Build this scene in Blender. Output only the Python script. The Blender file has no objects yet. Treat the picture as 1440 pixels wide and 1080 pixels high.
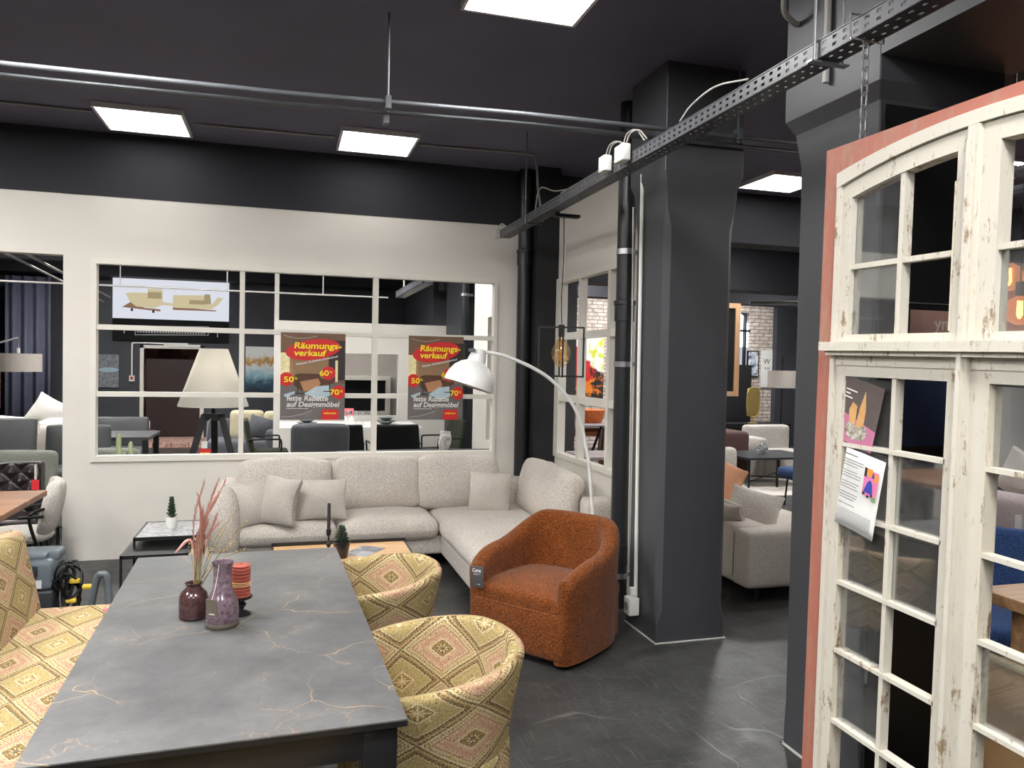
import bpy, bmesh, math, random
from mathutils import Vector, Matrix, noise
PI = math.pi
C = bpy.context.scene.collection
random.seed(7)

# ------------------------------------------------------------------ materials
def srgb(r, g, b):
    def f(c):
        c /= 255.0
        return c / 12.92 if c <= 0.04045 else ((c + 0.055) / 1.055) ** 2.4
    return (f(r), f(g), f(b), 1.0)

class NT:
    def __init__(s, name):
        s.m = bpy.data.materials.new(name); s.m.use_nodes = True
        s.t = s.m.node_tree; s.n = s.t.nodes
        s.b = s.n['Principled BSDF']; s.out = s.n['Material Output']
    def new(s, t): return s.n.new(t)
    def link(s, a, b): s.t.links.new(a, b)
    def put(s, sock, v):
        if hasattr(v, 'links'): s.link(v, sock)
        else: sock.default_value = v
    def obj(s): return s.new('ShaderNodeTexCoord').outputs['Object']
    def attr(s, a):
        n = s.new('ShaderNodeAttribute'); n.attribute_name = a; return n.outputs['Vector']
    def mapping(s, v, sc=(1, 1, 1), rot=(0, 0, 0), loc=(0, 0, 0)):
        n = s.new('ShaderNodeMapping'); s.link(v, n.inputs['Vector'])
        n.inputs['Scale'].default_value = sc; n.inputs['Rotation'].default_value = rot; n.inputs['Location'].default_value = loc
        return n.outputs[0]
    def noise(s, v, scale, detail=3, rough=.5, dist=0):
        n = s.new('ShaderNodeTexNoise'); s.link(v, n.inputs['Vector'])
        n.inputs['Scale'].default_value = scale; n.inputs['Detail'].default_value = detail
        n.inputs['Roughness'].default_value = rough; n.inputs['Distortion'].default_value = dist
        return n.outputs[0]
    def noisec(s, v, scale, detail=3):
        n = s.new('ShaderNodeTexNoise'); s.link(v, n.inputs['Vector'])
        n.inputs['Scale'].default_value = scale; n.inputs['Detail'].default_value = detail
        return n.outputs[1]
    def voro(s, v, scale, feature='F1', out='Distance'):
        n = s.new('ShaderNodeTexVoronoi'); n.feature = feature; s.link(v, n.inputs['Vector'])
        n.inputs['Scale'].default_value = scale
        return n.outputs[out]
    def wave(s, v, scale, dist=0, detail=2, dscale=1, dirn='X'):
        n = s.new('ShaderNodeTexWave'); s.link(v, n.inputs['Vector']); n.bands_direction = dirn
        n.inputs['Scale'].default_value = scale; n.inputs['Distortion'].default_value = dist
        n.inputs['Detail'].default_value = detail; n.inputs['Detail Scale'].default_value = dscale
        return n.outputs['Fac']
    def ramp(s, f, stops, interp='LINEAR'):
        n = s.new('ShaderNodeValToRGB'); n.color_ramp.interpolation = interp
        e = n.color_ramp.elements
        while len(e) < len(stops): e.new(0.5)
        for i, (p, c) in enumerate(stops):
            e[i].position = p
            e[i].color = c if hasattr(c, '__len__') else (c, c, c, 1)
        s.put(n.inputs['Fac'], f); return n.outputs['Color']
    def mix(s, f, a, b, mode='MIX'):
        n = s.new('ShaderNodeMix'); n.data_type = 'RGBA'; n.blend_type = mode
        s.put(n.inputs[0], f); s.put(n.inputs[6], a); s.put(n.inputs[7], b)
        return n.outputs[2]
    def math(s, op, a, b=0.0, c=0.0):
        n = s.new('ShaderNodeMath'); n.operation = op
        s.put(n.inputs[0], a); s.put(n.inputs[1], b); s.put(n.inputs[2], c)
        return n.outputs[0]
    def sep(s, v):
        n = s.new('ShaderNodeSeparateXYZ'); s.link(v, n.inputs[0]); return n.outputs
    def comb(s, x, y, z=0.0):
        n = s.new('ShaderNodeCombineXYZ'); s.put(n.inputs[0], x); s.put(n.inputs[1], y); s.put(n.inputs[2], z); return n.outputs[0]
    def vadd(s, a, b, sc=1.0):
        n = s.new('ShaderNodeVectorMath'); n.operation = 'MULTIPLY_ADD'
        s.put(n.inputs[0], b); n.inputs[1].default_value = (sc, sc, sc); s.put(n.inputs[2], a); return n.outputs[0]
    def bump(s, h, strength=.3, dist=.01):
        n = s.new('ShaderNodeBump'); n.inputs['Strength'].default_value = strength; n.inputs['Distance'].default_value = dist
        s.link(h, n.inputs['Height']); s.link(n.outputs[0], s.b.inputs['Normal'])
    def base(s, c, rough=.5, metal=0.0, spec=None):
        s.put(s.b.inputs['Base Color'], c); s.put(s.b.inputs['Roughness'], rough); s.put(s.b.inputs['Metallic'], metal)
        if spec is not None: s.b.inputs['Specular IOR Level'].default_value = spec

def sc(c, k): return (min(1, c[0] * k), min(1, c[1] * k), min(1, c[2] * k), 1)

def paint(name, col, rough=.5, metal=0.0, var=.12, nscale=6, bump=0, bscale=60, spec=None):
    m = NT(name); o = m.obj(); f = m.noise(o, nscale, 4)
    m.base(m.ramp(f, [(.25, sc(col, 1 - var)), (.75, sc(col, 1 + var))]), rough, metal, spec)
    if bump: m.bump(m.noise(o, bscale, 3), bump, .004)
    return m.m

def fabric(name, c1, c2, scale=180, bump=.5, rough=.95, big=4, dist=.004):
    m = NT(name); o = m.obj()
    f = m.noise(o, scale, 2, .6); g = m.noise(o, big, 3)
    col = m.ramp(f, [(.32, c1), (.66, c2)])
    col = m.mix(m.ramp(g, [(.3, .0), (.75, .35)]), col, sc(c1, .92))
    m.base(col, rough, 0, .15); m.bump(m.voro(o, scale * .8), bump, dist)
    m.b.inputs['Sheen Weight'].default_value = .12
    return m.m

def glow(name, col, strength):
    m = NT(name); e = m.new('ShaderNodeEmission'); e.inputs[0].default_value = col; e.inputs[1].default_value = strength
    m.link(e.outputs[0], m.out.inputs['Surface']); return m.m

def wood(name, c1, c2, axis='X', scale=6, rough=.45):
    m = NT(name); o = m.obj()
    v = m.mapping(o, (1, 9, 9) if axis == 'X' else (9, 1, 9) if axis == 'Y' else (9, 9, 1))
    f = m.noise(v, scale, 5, .6, .6)
    pl = m.voro(m.mapping(o, (.6, 11, 11) if axis == 'X' else (11, .6, 11) if axis == 'Y' else (11, 11, .6)), 1.0, 'F1', 'Color')
    pv = m.sep(pl)[0]
    col = m.ramp(f, [(.3, c1), (.7, c2)])
    col = m.mix(m.math('MULTIPLY', pv, .35), col, sc(c1, .75))
    m.base(col, rough); m.bump(f, .15, .002); return m.m

M = {}
M['white_wall'] = paint('warm_white_wall_paint', srgb(222, 217, 208), .7, 0, .03, 2.5, .05, 90)
M['white_trim'] = paint('warm_white_trim_paint', srgb(226, 222, 212), .5, 0, .02)
M['dark_paint'] = paint('anthracite_wall_paint', srgb(60, 62, 68), .62, 0, .10, 3, .06, 60)
M['dark_column'] = paint('anthracite_column_paint', srgb(66, 67, 71), .5, 0, .07, 5, .12, 40)
M['beam_dark'] = paint('blue_black_beam_paint', srgb(40, 41, 47), .75, 0, .12, 1.5)
M['ceiling'] = paint('blue_black_ceiling_paint', srgb(94, 93, 112), .75, 0, .12, 1.5, .05, 40)
M['black_wall'] = paint('black_wall_paint', srgb(26, 26, 29), .6, 0, .1)
M['brown_ceiling'] = paint('dark_red_brown_paint', srgb(52, 36, 32), .7, 0, .2, 4)
M['black_metal'] = paint('black_powder_coat', srgb(22, 22, 24), .42, 0, .1, 20)
M['pipe_black'] = paint('black_pipe_paint', srgb(38, 40, 43), .33, 0, .08, 9)
M['pipe_grey'] = paint('dark_grey_pipe_paint', srgb(96, 98, 103), .38, .3, .08, 9)
M['conduit'] = paint('pale_grey_conduit', srgb(196, 194, 190), .4, 0, .05, 9)
M['conduit_dim'] = paint('grey_conduit', srgb(150, 146, 140), .45, 0, .06, 9)
M['steel'] = paint('bright_steel', srgb(190, 190, 192), .28, .85, .05, 20)
M['tray'] = paint('grey_painted_tray_steel', srgb(84, 85, 89), .42, .2, .08, 12)
M['plastic_white'] = paint('white_plastic', srgb(226, 225, 220), .4, 0, .03)
M['paper_white'] = paint('white_paper', srgb(228, 227, 224), .8, 0, .02)
M['lamp_white'] = paint('white_lacquer', srgb(238, 237, 234), .35, 0, .01)
M['shade_white'] = None
M['shade_taupe'] = paint('taupe_linen_shade', srgb(178, 170, 162), .85, 0, .03, 40)
M['black'] = paint('matt_black', srgb(14, 14, 15), .55, 0, .1)
M['hole'] = paint('dark_recess', srgb(10, 10, 11), .9, 0, .1)
M['red'] = paint('signal_red', srgb(214, 40, 44), .55, 0, .04)
M['yellow'] = paint('print_yellow', srgb(250, 226, 40), .6, 0, .02)
M['panel_glow'] = glow('light_panel_glow', (1.0, .985, .965, 1), 5.0)
M['panel_glow_fill'] = glow('unseen_panel_fill_glow', (1.0, .985, .965, 1), 72.0)  # unseen panels, far brighter than the visible ones to light walls evenly
M['panel_glow_mid'] = glow('light_panel_glow_mid', (1.0, .985, .965, 1), 28.0)
M['panel_frame'] = paint('light_panel_rim', srgb(214, 212, 210), .4, 0, .02)
M['cream_fabric'] = fabric('cream_chenille', srgb(172, 163, 153), srgb(224, 217, 208), 120, .6, .95, 3)
M['cream_pillow'] = fabric('cream_pillow_weave', srgb(172, 164, 154), srgb(216, 209, 200), 200, .5, .95, 3)
M['rust'] = fabric('rust_chenille', srgb(72, 34, 10), srgb(152, 86, 38), 125, .7, .9, 11)
M['boucle'] = fabric('white_boucle', srgb(196, 188, 180), srgb(240, 235, 228), 150, .9, .95, 5, .008)
M['grey_fabric'] = fabric('grey_weave', srgb(74, 76, 81), srgb(112, 114, 120), 220, .5)
M['grey_leather'] = paint('grey_leather', srgb(76, 78, 79), .45, 0, .12, 5, .15, 120)
M['dark_leather'] = paint('dark_brown_leather', srgb(46, 38, 40), .32, 0, .12, 8, .1, 120)
M['sage_fabric'] = fabric('grey_green_chenille', srgb(110, 112, 104), srgb(150, 152, 142), 150, .4)
M['olive_fabric'] = fabric('dark_olive_fabric', srgb(38, 42, 32), srgb(58, 62, 48), 200, .4)
M['black_fabric'] = fabric('black_fabric', srgb(22, 22, 22), srgb(40, 40, 40), 200, .4)
M['beige_fabric'] = fabric('beige_fabric', srgb(198, 186, 156), srgb(226, 216, 186), 150, .4)
M['white_fabric'] = fabric('white_linen', srgb(214, 210, 204), srgb(242, 239, 234), 180, .4)
M['greige_fabric'] = fabric('greige_fabric', srgb(176, 168, 158), srgb(214, 207, 198), 160, .5)
M['brown_fabric'] = fabric('mauve_brown_fabric', srgb(82, 62, 60), srgb(112, 86, 82), 160, .4)
M['mauve_fabric'] = fabric('mauve_grey_fabric', srgb(136, 124, 126), srgb(172, 160, 160), 160, .4)
M['peach_fabric'] = fabric('peach_fabric', srgb(206, 146, 112), srgb(228, 176, 144), 160, .4)
M['blue_fabric'] = fabric('navy_blue_velvet', srgb(34, 54, 92), srgb(62, 88, 132), 140, .4)
M['rug'] = fabric('pale_rug_pile', srgb(196, 188, 178), srgb(232, 226, 218), 60, .6)
M['curtain'] = paint('dark_blue_grey_curtain', srgb(84, 86, 104), .7, 0, .12, 8)
M['oak'] = wood('oak_veneer', srgb(198, 152, 100), srgb(226, 186, 134), 'X', 3)
M['walnut'] = wood('walnut_planks', srgb(120, 80, 54), srgb(172, 124, 88), 'X', 3)
M['rustic_oak'] = wood('rustic_oak', srgb(172, 128, 86), srgb(220, 178, 132), 'X', 3)
M['red_wood'] = wood('reddish_timber', srgb(110, 56, 34), srgb(156, 86, 56), 'X', 3)
M['pale_wood'] = wood('pale_timber', srgb(206, 160, 118), srgb(226, 184, 146), 'Z', 3)
M['mauve_glaze'] = None
M['brass'] = paint('brushed_brass', srgb(196, 170, 104), .35, .6, .05)
M['amber_glass'] = None
M['green_leaf'] = paint('dark_green_leaf', srgb(44, 62, 38), .5, 0, .35, 30)
M['succulent'] = paint('grey_green_succulent', srgb(52, 66, 54), .5, 0, .35, 60)
M['cactus'] = paint('pale_green_cactus', srgb(178, 192, 150), .5, 0, .1, 30)
M['terracotta'] = paint('coral_red_wax', srgb(168, 84, 70), .5, 0, .1, 40)
M['grass_pink'] = paint('dusty_pink_grass', srgb(184, 130, 116), .9, 0, .2, 40)
M['grass_rose'] = paint('pale_rose_plume', srgb(222, 160, 156), .9, 0, .12, 40)
M['grass_green'] = paint('dry_green_stem', srgb(134, 122, 70), .8, 0, .2, 40)
M['grass_yellow'] = paint('pale_yellow_bloom', srgb(214, 186, 130), .9, 0, .15, 60)
M['tag_grey'] = paint('dark_grey_card', srgb(84, 82, 84), .5, 0, .04)
M['tag_olive'] = paint('olive_grey_card', srgb(104, 96, 84), .6, 0, .05)
M['machine_grey'] = paint('grey_machine_plastic', srgb(108, 118, 126), .4, 0, .06)
M['machine_dark'] = paint('dark_machine_plastic', srgb(44, 46, 50), .5, 0, .08)
M['cable_black'] = paint('black_rubber_cable', srgb(20, 20, 21), .5, 0, .05)
M['tube_grey'] = paint('grey_lacquered_tube', srgb(98, 106, 110), .4, 0, .05)
M['filament'] = glow('amber_filament', (1.0, .42, .10, 1), 26.0)
M['bulb_off'] = paint('amber_unlit_filament', srgb(232, 160, 70), .35, .2, .2, 60)

def glass(name, tint=(1, 1, 1, 1), dust=.10, dustcol=(.5, .5, .5, 1), gloss=.07, scratch=True):
    m = NT(name); m.n.remove(m.b)
    tr = m.new('ShaderNodeBsdfTransparent'); tr.inputs[0].default_value = tint
    gl = m.new('ShaderNodeBsdfGlossy'); gl.inputs['Roughness'].default_value = .03; gl.inputs[0].default_value = (1, 1, 1, 1)
    di = m.new('ShaderNodeBsdfDiffuse'); di.inputs[0].default_value = dustcol
    m1 = m.new('ShaderNodeMixShader'); m2 = m.new('ShaderNodeMixShader')
    fr = m.new('ShaderNodeLayerWeight'); fr.inputs[0].default_value = .35
    m.link(m.math('ADD', m.math('MULTIPLY', fr.outputs['Fresnel'], .35), gloss), m1.inputs[0])
    m.link(tr.outputs[0], m1.inputs[1]); m.link(gl.outputs[0], m1.inputs[2])
    if scratch:
        f = m.noise(m.obj(), 9, 5, .65)
        m.link(m.ramp(f, [(.3, dust * .5), (.75, dust * 1.5)]), m2.inputs[0])
    else: m2.inputs[0].default_value = dust
    m.link(m1.outputs[0], m2.inputs[1]); m.link(di.outputs[0], m2.inputs[2])
    m.link(m2.outputs[0], m.out.inputs['Surface']); return m.m
M['old_glass'] = glass('dusty_old_pane', (.93, .94, .94, 1), .065, (.42, .42, .42, 1), .08)
M['amber_glass'] = glass('amber_bulb_glass', (1.0, .86, .62, 1), .03, (.6, .4, .2, 1), .10, False)
M['hot_glass'] = glass('lit_amber_bulb_glass', (1.0, .55, .28, 1), .04, (.9, .4, .15, 1), .05, False)
M['clear_glass'] = glass('clear_drinking_glass', (.97, .98, .98, 1), .06, (.8, .8, .8, 1), .1, False)

def linen():
    m = NT('white_linen_shade'); m.n.remove(m.b)
    d = m.new('ShaderNodeBsdfDiffuse'); d.inputs[0].default_value = srgb(240, 238, 232); tl = m.new('ShaderNodeBsdfTranslucent'); tl.inputs[0].default_value = srgb(240, 236, 226)
    x = m.new('ShaderNodeMixShader'); x.inputs[0].default_value = .4; m.link(d.outputs[0], x.inputs[1]); m.link(tl.outputs[0], x.inputs[2]); m.link(x.outputs[0], m.out.inputs['Surface']); return m.m
M['shade_white'] = linen()
M['bulb_lit'] = glow('lit_lamp_bulb', (1.0, .97, .93, 1), 24.0)
def hotglass():
    m = NT('glowing_amber_globe'); m.n.remove(m.b); t_ = m.new('ShaderNodeBsdfTransparent'); t_.inputs[0].default_value = (1, .6, .35, 1)
    e = m.new('ShaderNodeEmission'); e.inputs[0].default_value = (1.0, .36, .12, 1); e.inputs[1].default_value = 1.0
    x = m.new('ShaderNodeMixShader'); lw = m.new('ShaderNodeLayerWeight'); lw.inputs[0].default_value = .45
    m.link(m.math('ADD', m.math('MULTIPLY', lw.outputs['Facing'], .5), .25), x.inputs[0]); m.link(t_.outputs[0], x.inputs[1]); m.link(e.outputs[0], x.inputs[2]); m.link(x.outputs[0], m.out.inputs['Surface']); return m.m
M['hot_globe'] = hotglass()
def floor_mat():
    m = NT('scuffed_black_floor_sheet'); o = m.obj()
    w = m.vadd(o, m.noisec(o, 1.3, 3), .35)
    def lines(vec, scale, wid):
        d = m.voro(vec, scale, 'DISTANCE_TO_EDGE'); return m.ramp(d, [(0.0, 1.0), (wid, 0.0)])
    l1 = lines(w, 1.1, .006); l2 = lines(m.mapping(w, rot=(0, 0, .8)), 2.9, .012)
    mask = m.ramp(m.noise(o, 1.6, 4), [(.50, 0.0), (.68, 1.0)])
    mask2 = m.ramp(m.noise(o, 2.9, 5, .6), [(.56, 0.0), (.72, .5)])
    ow = m.vadd(o, m.noisec(o, 1.4, 2), .16)
    sc1 = m.ramp(m.noise(m.mapping(ow, (90, 5, 1), rot=(0, 0, .5)), 1, 4, .7), [(.57, 0.0), (.72, .6)])
    sc2 = m.ramp(m.noise(m.mapping(ow, (6, 100, 1), rot=(0, 0, .35)), 1, 4, .7), [(.57, 0.0), (.72, .6)])
    sc2 = m.math('MAXIMUM', sc2, m.ramp(m.noise(o, 75, 4, .75), [(.60, 0.0), (.70, .45)]))
    ln = m.math('MAXIMUM', m.math('MULTIPLY', m.math('MULTIPLY', l1, mask), .55), m.math('MULTIPLY', l2, mask2))
    ln = m.math('MAXIMUM', ln, m.math('MULTIPLY', m.math('MAXIMUM', sc1, sc2), .5))
    basec = m.ramp(m.noise(o, 2.3, 8, .7), [(.3, srgb(40, 40, 40)), (.72, srgb(70, 70, 69))])
    m.base(m.mix(ln, basec, srgb(150, 148, 144)), m.ramp(m.noise(o, 5, 4), [(.3, .34), (.7, .5)]), 0, .35)
    m.bump(m.noise(o, 160, 3), .08, .002); return m.m
M['floor'] = floor_mat()

def stone_mat():
    m = NT('grey_ceramic_with_gold_veins'); o = m.obj()
    w = m.vadd(o, m.noisec(o, 3.2, 5), .30)
    d = m.voro(m.mapping(w, rot=(0, 0, .55)), 2.6, 'DISTANCE_TO_EDGE')
    v1 = m.math('MULTIPLY', m.ramp(d, [(0, 1.0), (.008, 0.0)]), m.ramp(m.noise(o, 3.0, 3), [(.44, 0.0), (.58, 1.0)]))
    w2 = m.vadd(o, m.noisec(o, 7, 5), .22)
    d2 = m.voro(m.mapping(w2, rot=(0, 0, -.4)), 6.0, 'DISTANCE_TO_EDGE')
    v2 = m.math('MULTIPLY', m.ramp(d2, [(0, 1.0), (.012, 0.0)]), m.ramp(m.noise(o, 4.1, 3), [(.54, 0.0), (.66, .5)]))
    v = m.math('MAXIMUM', v1, v2)
    g = m.ramp(m.noise(o, 4, 9, .68), [(.3, srgb(74, 74, 75)), (.5, srgb(92, 92, 92)), (.72, srgb(112, 111, 110))])
    vc = m.mix(m.noise(o, 6, 2), srgb(150, 108, 76), srgb(214, 186, 140))
    m.base(m.mix(m.math('MULTIPLY', v, .85), g, vc), .42, 0, .4); m.bump(m.noise(m.vadd(o, m.noisec(o, 14, 3), .1), 34, 7, .72), .3, .003); return m.m
M['stone'] = stone_mat()

def kilim_mat():
    m = NT('kilim_weave_upholstery'); uv = m.attr('kuv')
    wob = m.vadd(uv, m.noisec(uv, 9, 2), .012)
    x, y, _ = m.sep(wob)
    u = m.math('DIVIDE', x, .33); v = m.math('DIVIDE', y, .215)
    s = m.math('ADD', u, v); t = m.math('SUBTRACT', u, v)
    fs = m.math('ABSOLUTE', m.math('SUBTRACT', m.math('FRACT', s), .5))
    ft = m.math('ABSOLUTE', m.math('SUBTRACT', m.math('FRACT', t), .5))
    mm = m.math('MAXIMUM', fs, ft); mn = m.math('MINIMUM', fs, ft)
    # flatten the lozenge tips into hexagons
    ax = m.math('ABSOLUTE', m.math('SUBTRACT', m.math('FRACT', m.math('MULTIPLY', m.math('ADD', s, m.math('SUBTRACT', t, 0)), .5)), .5))
    zig = m.math('MULTIPLY', m.math('ABSOLUTE', m.math('SUBTRACT', m.math('FRACT', m.math('MULTIPLY', mn, 16)), .5)), .035)
    q = m.math('ADD', mm, zig)
    par = m.math('GREATER_THAN', m.math('FRACT', m.math('MULTIPLY', m.math('ADD', m.math('FLOOR', s), m.math('FLOOR', t)), .5)), .25)
    dk, ol, gd, cr = srgb(84, 62, 42), srgb(122, 100, 62), srgb(168, 134, 78), srgb(216, 200, 158)
    ye, pk, rs, mu = srgb(176, 158, 104), srgb(182, 128, 112), srgb(132, 66, 60), srgb(146, 112, 56)
    A = m.ramp(q, [(0, dk), (.030, gd), (.085, mu), (.125, dk), (.14, cr), (.165, ye), (.375, cr), (.39, dk), (.41, ol), (.445, gd), (.475, cr), (.488, dk)], 'CONSTANT')
    B = m.ramp(q, [(0, rs), (.030, cr), (.075, mu), (.135, dk), (.15, cr), (.175, pk), (.37, rs), (.385, cr), (.40, gd), (.44, dk), (.455, cr), (.485, ol)], 'CONSTANT')
    col = m.mix(par, A, B)
    # checked stitch rows along the bands
    st = m.math('GREATER_THAN', m.math('FRACT', m.math('MULTIPLY', mn, 22)), .5)
    bnd = m.math('MULTIPLY', m.math('GREATER_THAN', q, .405), m.math('LESS_THAN', q, .45))
    col = m.mix(m.math('MULTIPLY', m.math('MULTIPLY', st, bnd), .85), col, m.mix(par, dk, cr))
    # medallion spokes
    med = m.math('LESS_THAN', q, .12); spk = m.math('LESS_THAN', m.math('ABSOLUTE', m.math('SUBTRACT', mm, mn)), .016)
    spk2 = m.math('LESS_THAN', mn, .010)
    col = m.mix(m.math('MULTIPLY', med, m.math('MAXIMUM', spk, spk2)), col, m.mix(par, cr, dk))
    # comb rows of little hooks inside the field and scattered motifs
    inner = m.math('MULTIPLY', m.math('GREATER_THAN', q, .17), m.math('LESS_THAN', q, .37))
    comb = m.math('MULTIPLY', m.math('LESS_THAN', m.math('FRACT', m.math('MULTIPLY', mn, 26)), .42), m.math('MULTIPLY', m.math('GREATER_THAN', q, .185), m.math('LESS_THAN', q, .225)))
    comb2 = m.math('MULTIPLY', m.math('LESS_THAN', m.math('FRACT', m.math('MULTIPLY', mn, 20)), .36), m.math('MULTIPLY', m.math('GREATER_THAN', q, .315), m.math('LESS_THAN', q, .368)))
    col = m.mix(m.math('MULTIPLY', m.math('MAXIMUM', comb, comb2), .8), col, m.mix(par, m.mix(m.noise(uv, 12, 0), dk, cr), cr))
    dots = m.math('LESS_THAN', m.voro(uv, 70, 'F1'), .26)
    sel = m.math('GREATER_THAN', m.noise(uv, 20, 1), .50)
    mot = m.math('MULTIPLY', m.math('MULTIPLY', dots, sel), inner)
    col = m.mix(m.math('MULTIPLY', mot, .8), col, m.mix(m.math('GREATER_THAN', m.noise(uv, 31, 0), .5), rs, cr))
    hook = m.math('MULTIPLY', m.math('GREATER_THAN', m.wave(m.mapping(uv, rot=(0, 0, .6)), 26, 14, 2, 5), .80), inner)
    col = m.mix(m.math('MULTIPLY', hook, .6), col, m.mix(par, mu, cr))
    weave = m.wave(uv, 75, .6, 1, 2, 'X')
    col = m.mix(m.math('MULTIPLY', weave, .30), col, sc(dk, 1.0))
    col = m.mix(m.ramp(m.noise(uv, 190, 2), [(.42, 0.0), (.68, .42)]), col, cr)
    col = m.mix(m.ramp(m.noise(m.mapping(uv, loc=(3, 1, 0)), 130, 2), [(.52, 0.0), (.74, .5)]), col, dk)
    m.base(col, .92, 0, .15); m.bump(m.math('ADD', weave, m.noise(uv, 220, 2)), .45, .003)
    return m.m
M['kilim'] = kilim_mat()

def glaze(name, c1, c2):
    m = NT(name); o = m.obj(); f = m.noise(o, 70, 4, .7); g = m.noise(o, 9, 3)
    m.base(m.mix(m.ramp(g, [(.35, 0.0), (.7, .6)]), m.ramp(f, [(.35, c1), (.65, c2)]), sc(c1, .7)), .16, 0, .6)
    m.bump(m.noise(o, 40, 3), .12, .002); return m.m
M['mauve_glaze'] = glaze('mauve_ceramic_glaze', srgb(84, 66, 74), srgb(142, 122, 134))
M['plum_glaze'] = glaze('dark_plum_ceramic_glaze', srgb(58, 36, 38), srgb(96, 66, 66))
M['dark_pot'] = glaze('brown_black_pot_glaze', srgb(34, 28, 28), srgb(54, 46, 46))
M['terrazzo'] = None
def speckle(name, c1, c2, scale):
    m = NT(name); o = m.obj(); f = m.voro(o, scale, 'F1'); g = m.noise(o, scale * .5, 5, .8)
    m.base(m.mix(m.ramp(g, [(.42, 0.0), (.58, 1.0)]), c1, c2), .35); return m.m
M['terrazzo'] = speckle('speckled_grey_stone', srgb(120, 120, 122), srgb(190, 190, 190), 70)
def brick_mat(name, c1, c2, mortar, w=.24, h=.075):
    m = NT(name); o = m.obj(); x, y, z = m.sep(o); n = m.new('ShaderNodeTexBrick')
    m.link(m.comb(m.math('ADD', x, y), z), n.inputs['Vector'])
    n.inputs['Color1'].default_value = c1; n.inputs['Color2'].default_value = c2; n.inputs['Mortar'].default_value = mortar
    n.inputs['Scale'].default_value = 1; n.inputs['Brick Width'].default_value = w; n.inputs['Row Height'].default_value = h
    n.inputs['Mortar Size'].default_value = .009
    col = m.mix(m.ramp(m.noise(o, 11, 5, .7), [(.45, 0.0), (.62, .7)]), n.outputs[0], mortar)
    m.base(col, .9); m.bump(n.outputs[1], .5, .01); return m.m
M['brick'] = brick_mat('whitewashed_brick', srgb(206, 192, 182), srgb(226, 216, 208), srgb(140, 128, 118))
M['step_brick'] = brick_mat('pink_clinker_step', srgb(212, 172, 154), srgb(224, 186, 168), srgb(128, 92, 80), .3, .12)

def peeling(name, c, wornc, lo=.58, hi=.64, streak=(14, 14, 3)):
    m = NT(name); o = m.obj(); f = m.noise(m.mapping(o, streak), 1.6, 7, .72)
    g = m.noise(o, 34, 4, .7)
    e = m.math('ADD', m.math('MULTIPLY', f, .75), m.math('MULTIPLY', g, .25))
    col = m.mix(m.ramp(e, [(lo, 0.0), (hi, 1.0)]), m.ramp(m.noise(o, 5, 4), [(.3, sc(c, .93)), (.7, c)]), wornc)
    fine = m.ramp(m.noise(m.mapping(o, (60, 60, 12)), 1, 5, .7), [(.60, 0.0), (.68, .5)])
    m.base(m.mix(fine, col, sc(wornc, .7)), .62); m.bump(e, .3, .004); return m.m
M['old_white'] = peeling('flaking_white_paint', srgb(208, 203, 190), srgb(142, 122, 98), .56, .61)
M['old_worn'] = peeling('bare_grey_wood_with_paint', srgb(212, 204, 186), srgb(112, 90, 72), .53, .60)
M['old_red'] = peeling('faded_red_oxide_paint', srgb(172, 104, 88), srgb(160, 132, 112), .47, .66)

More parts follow.
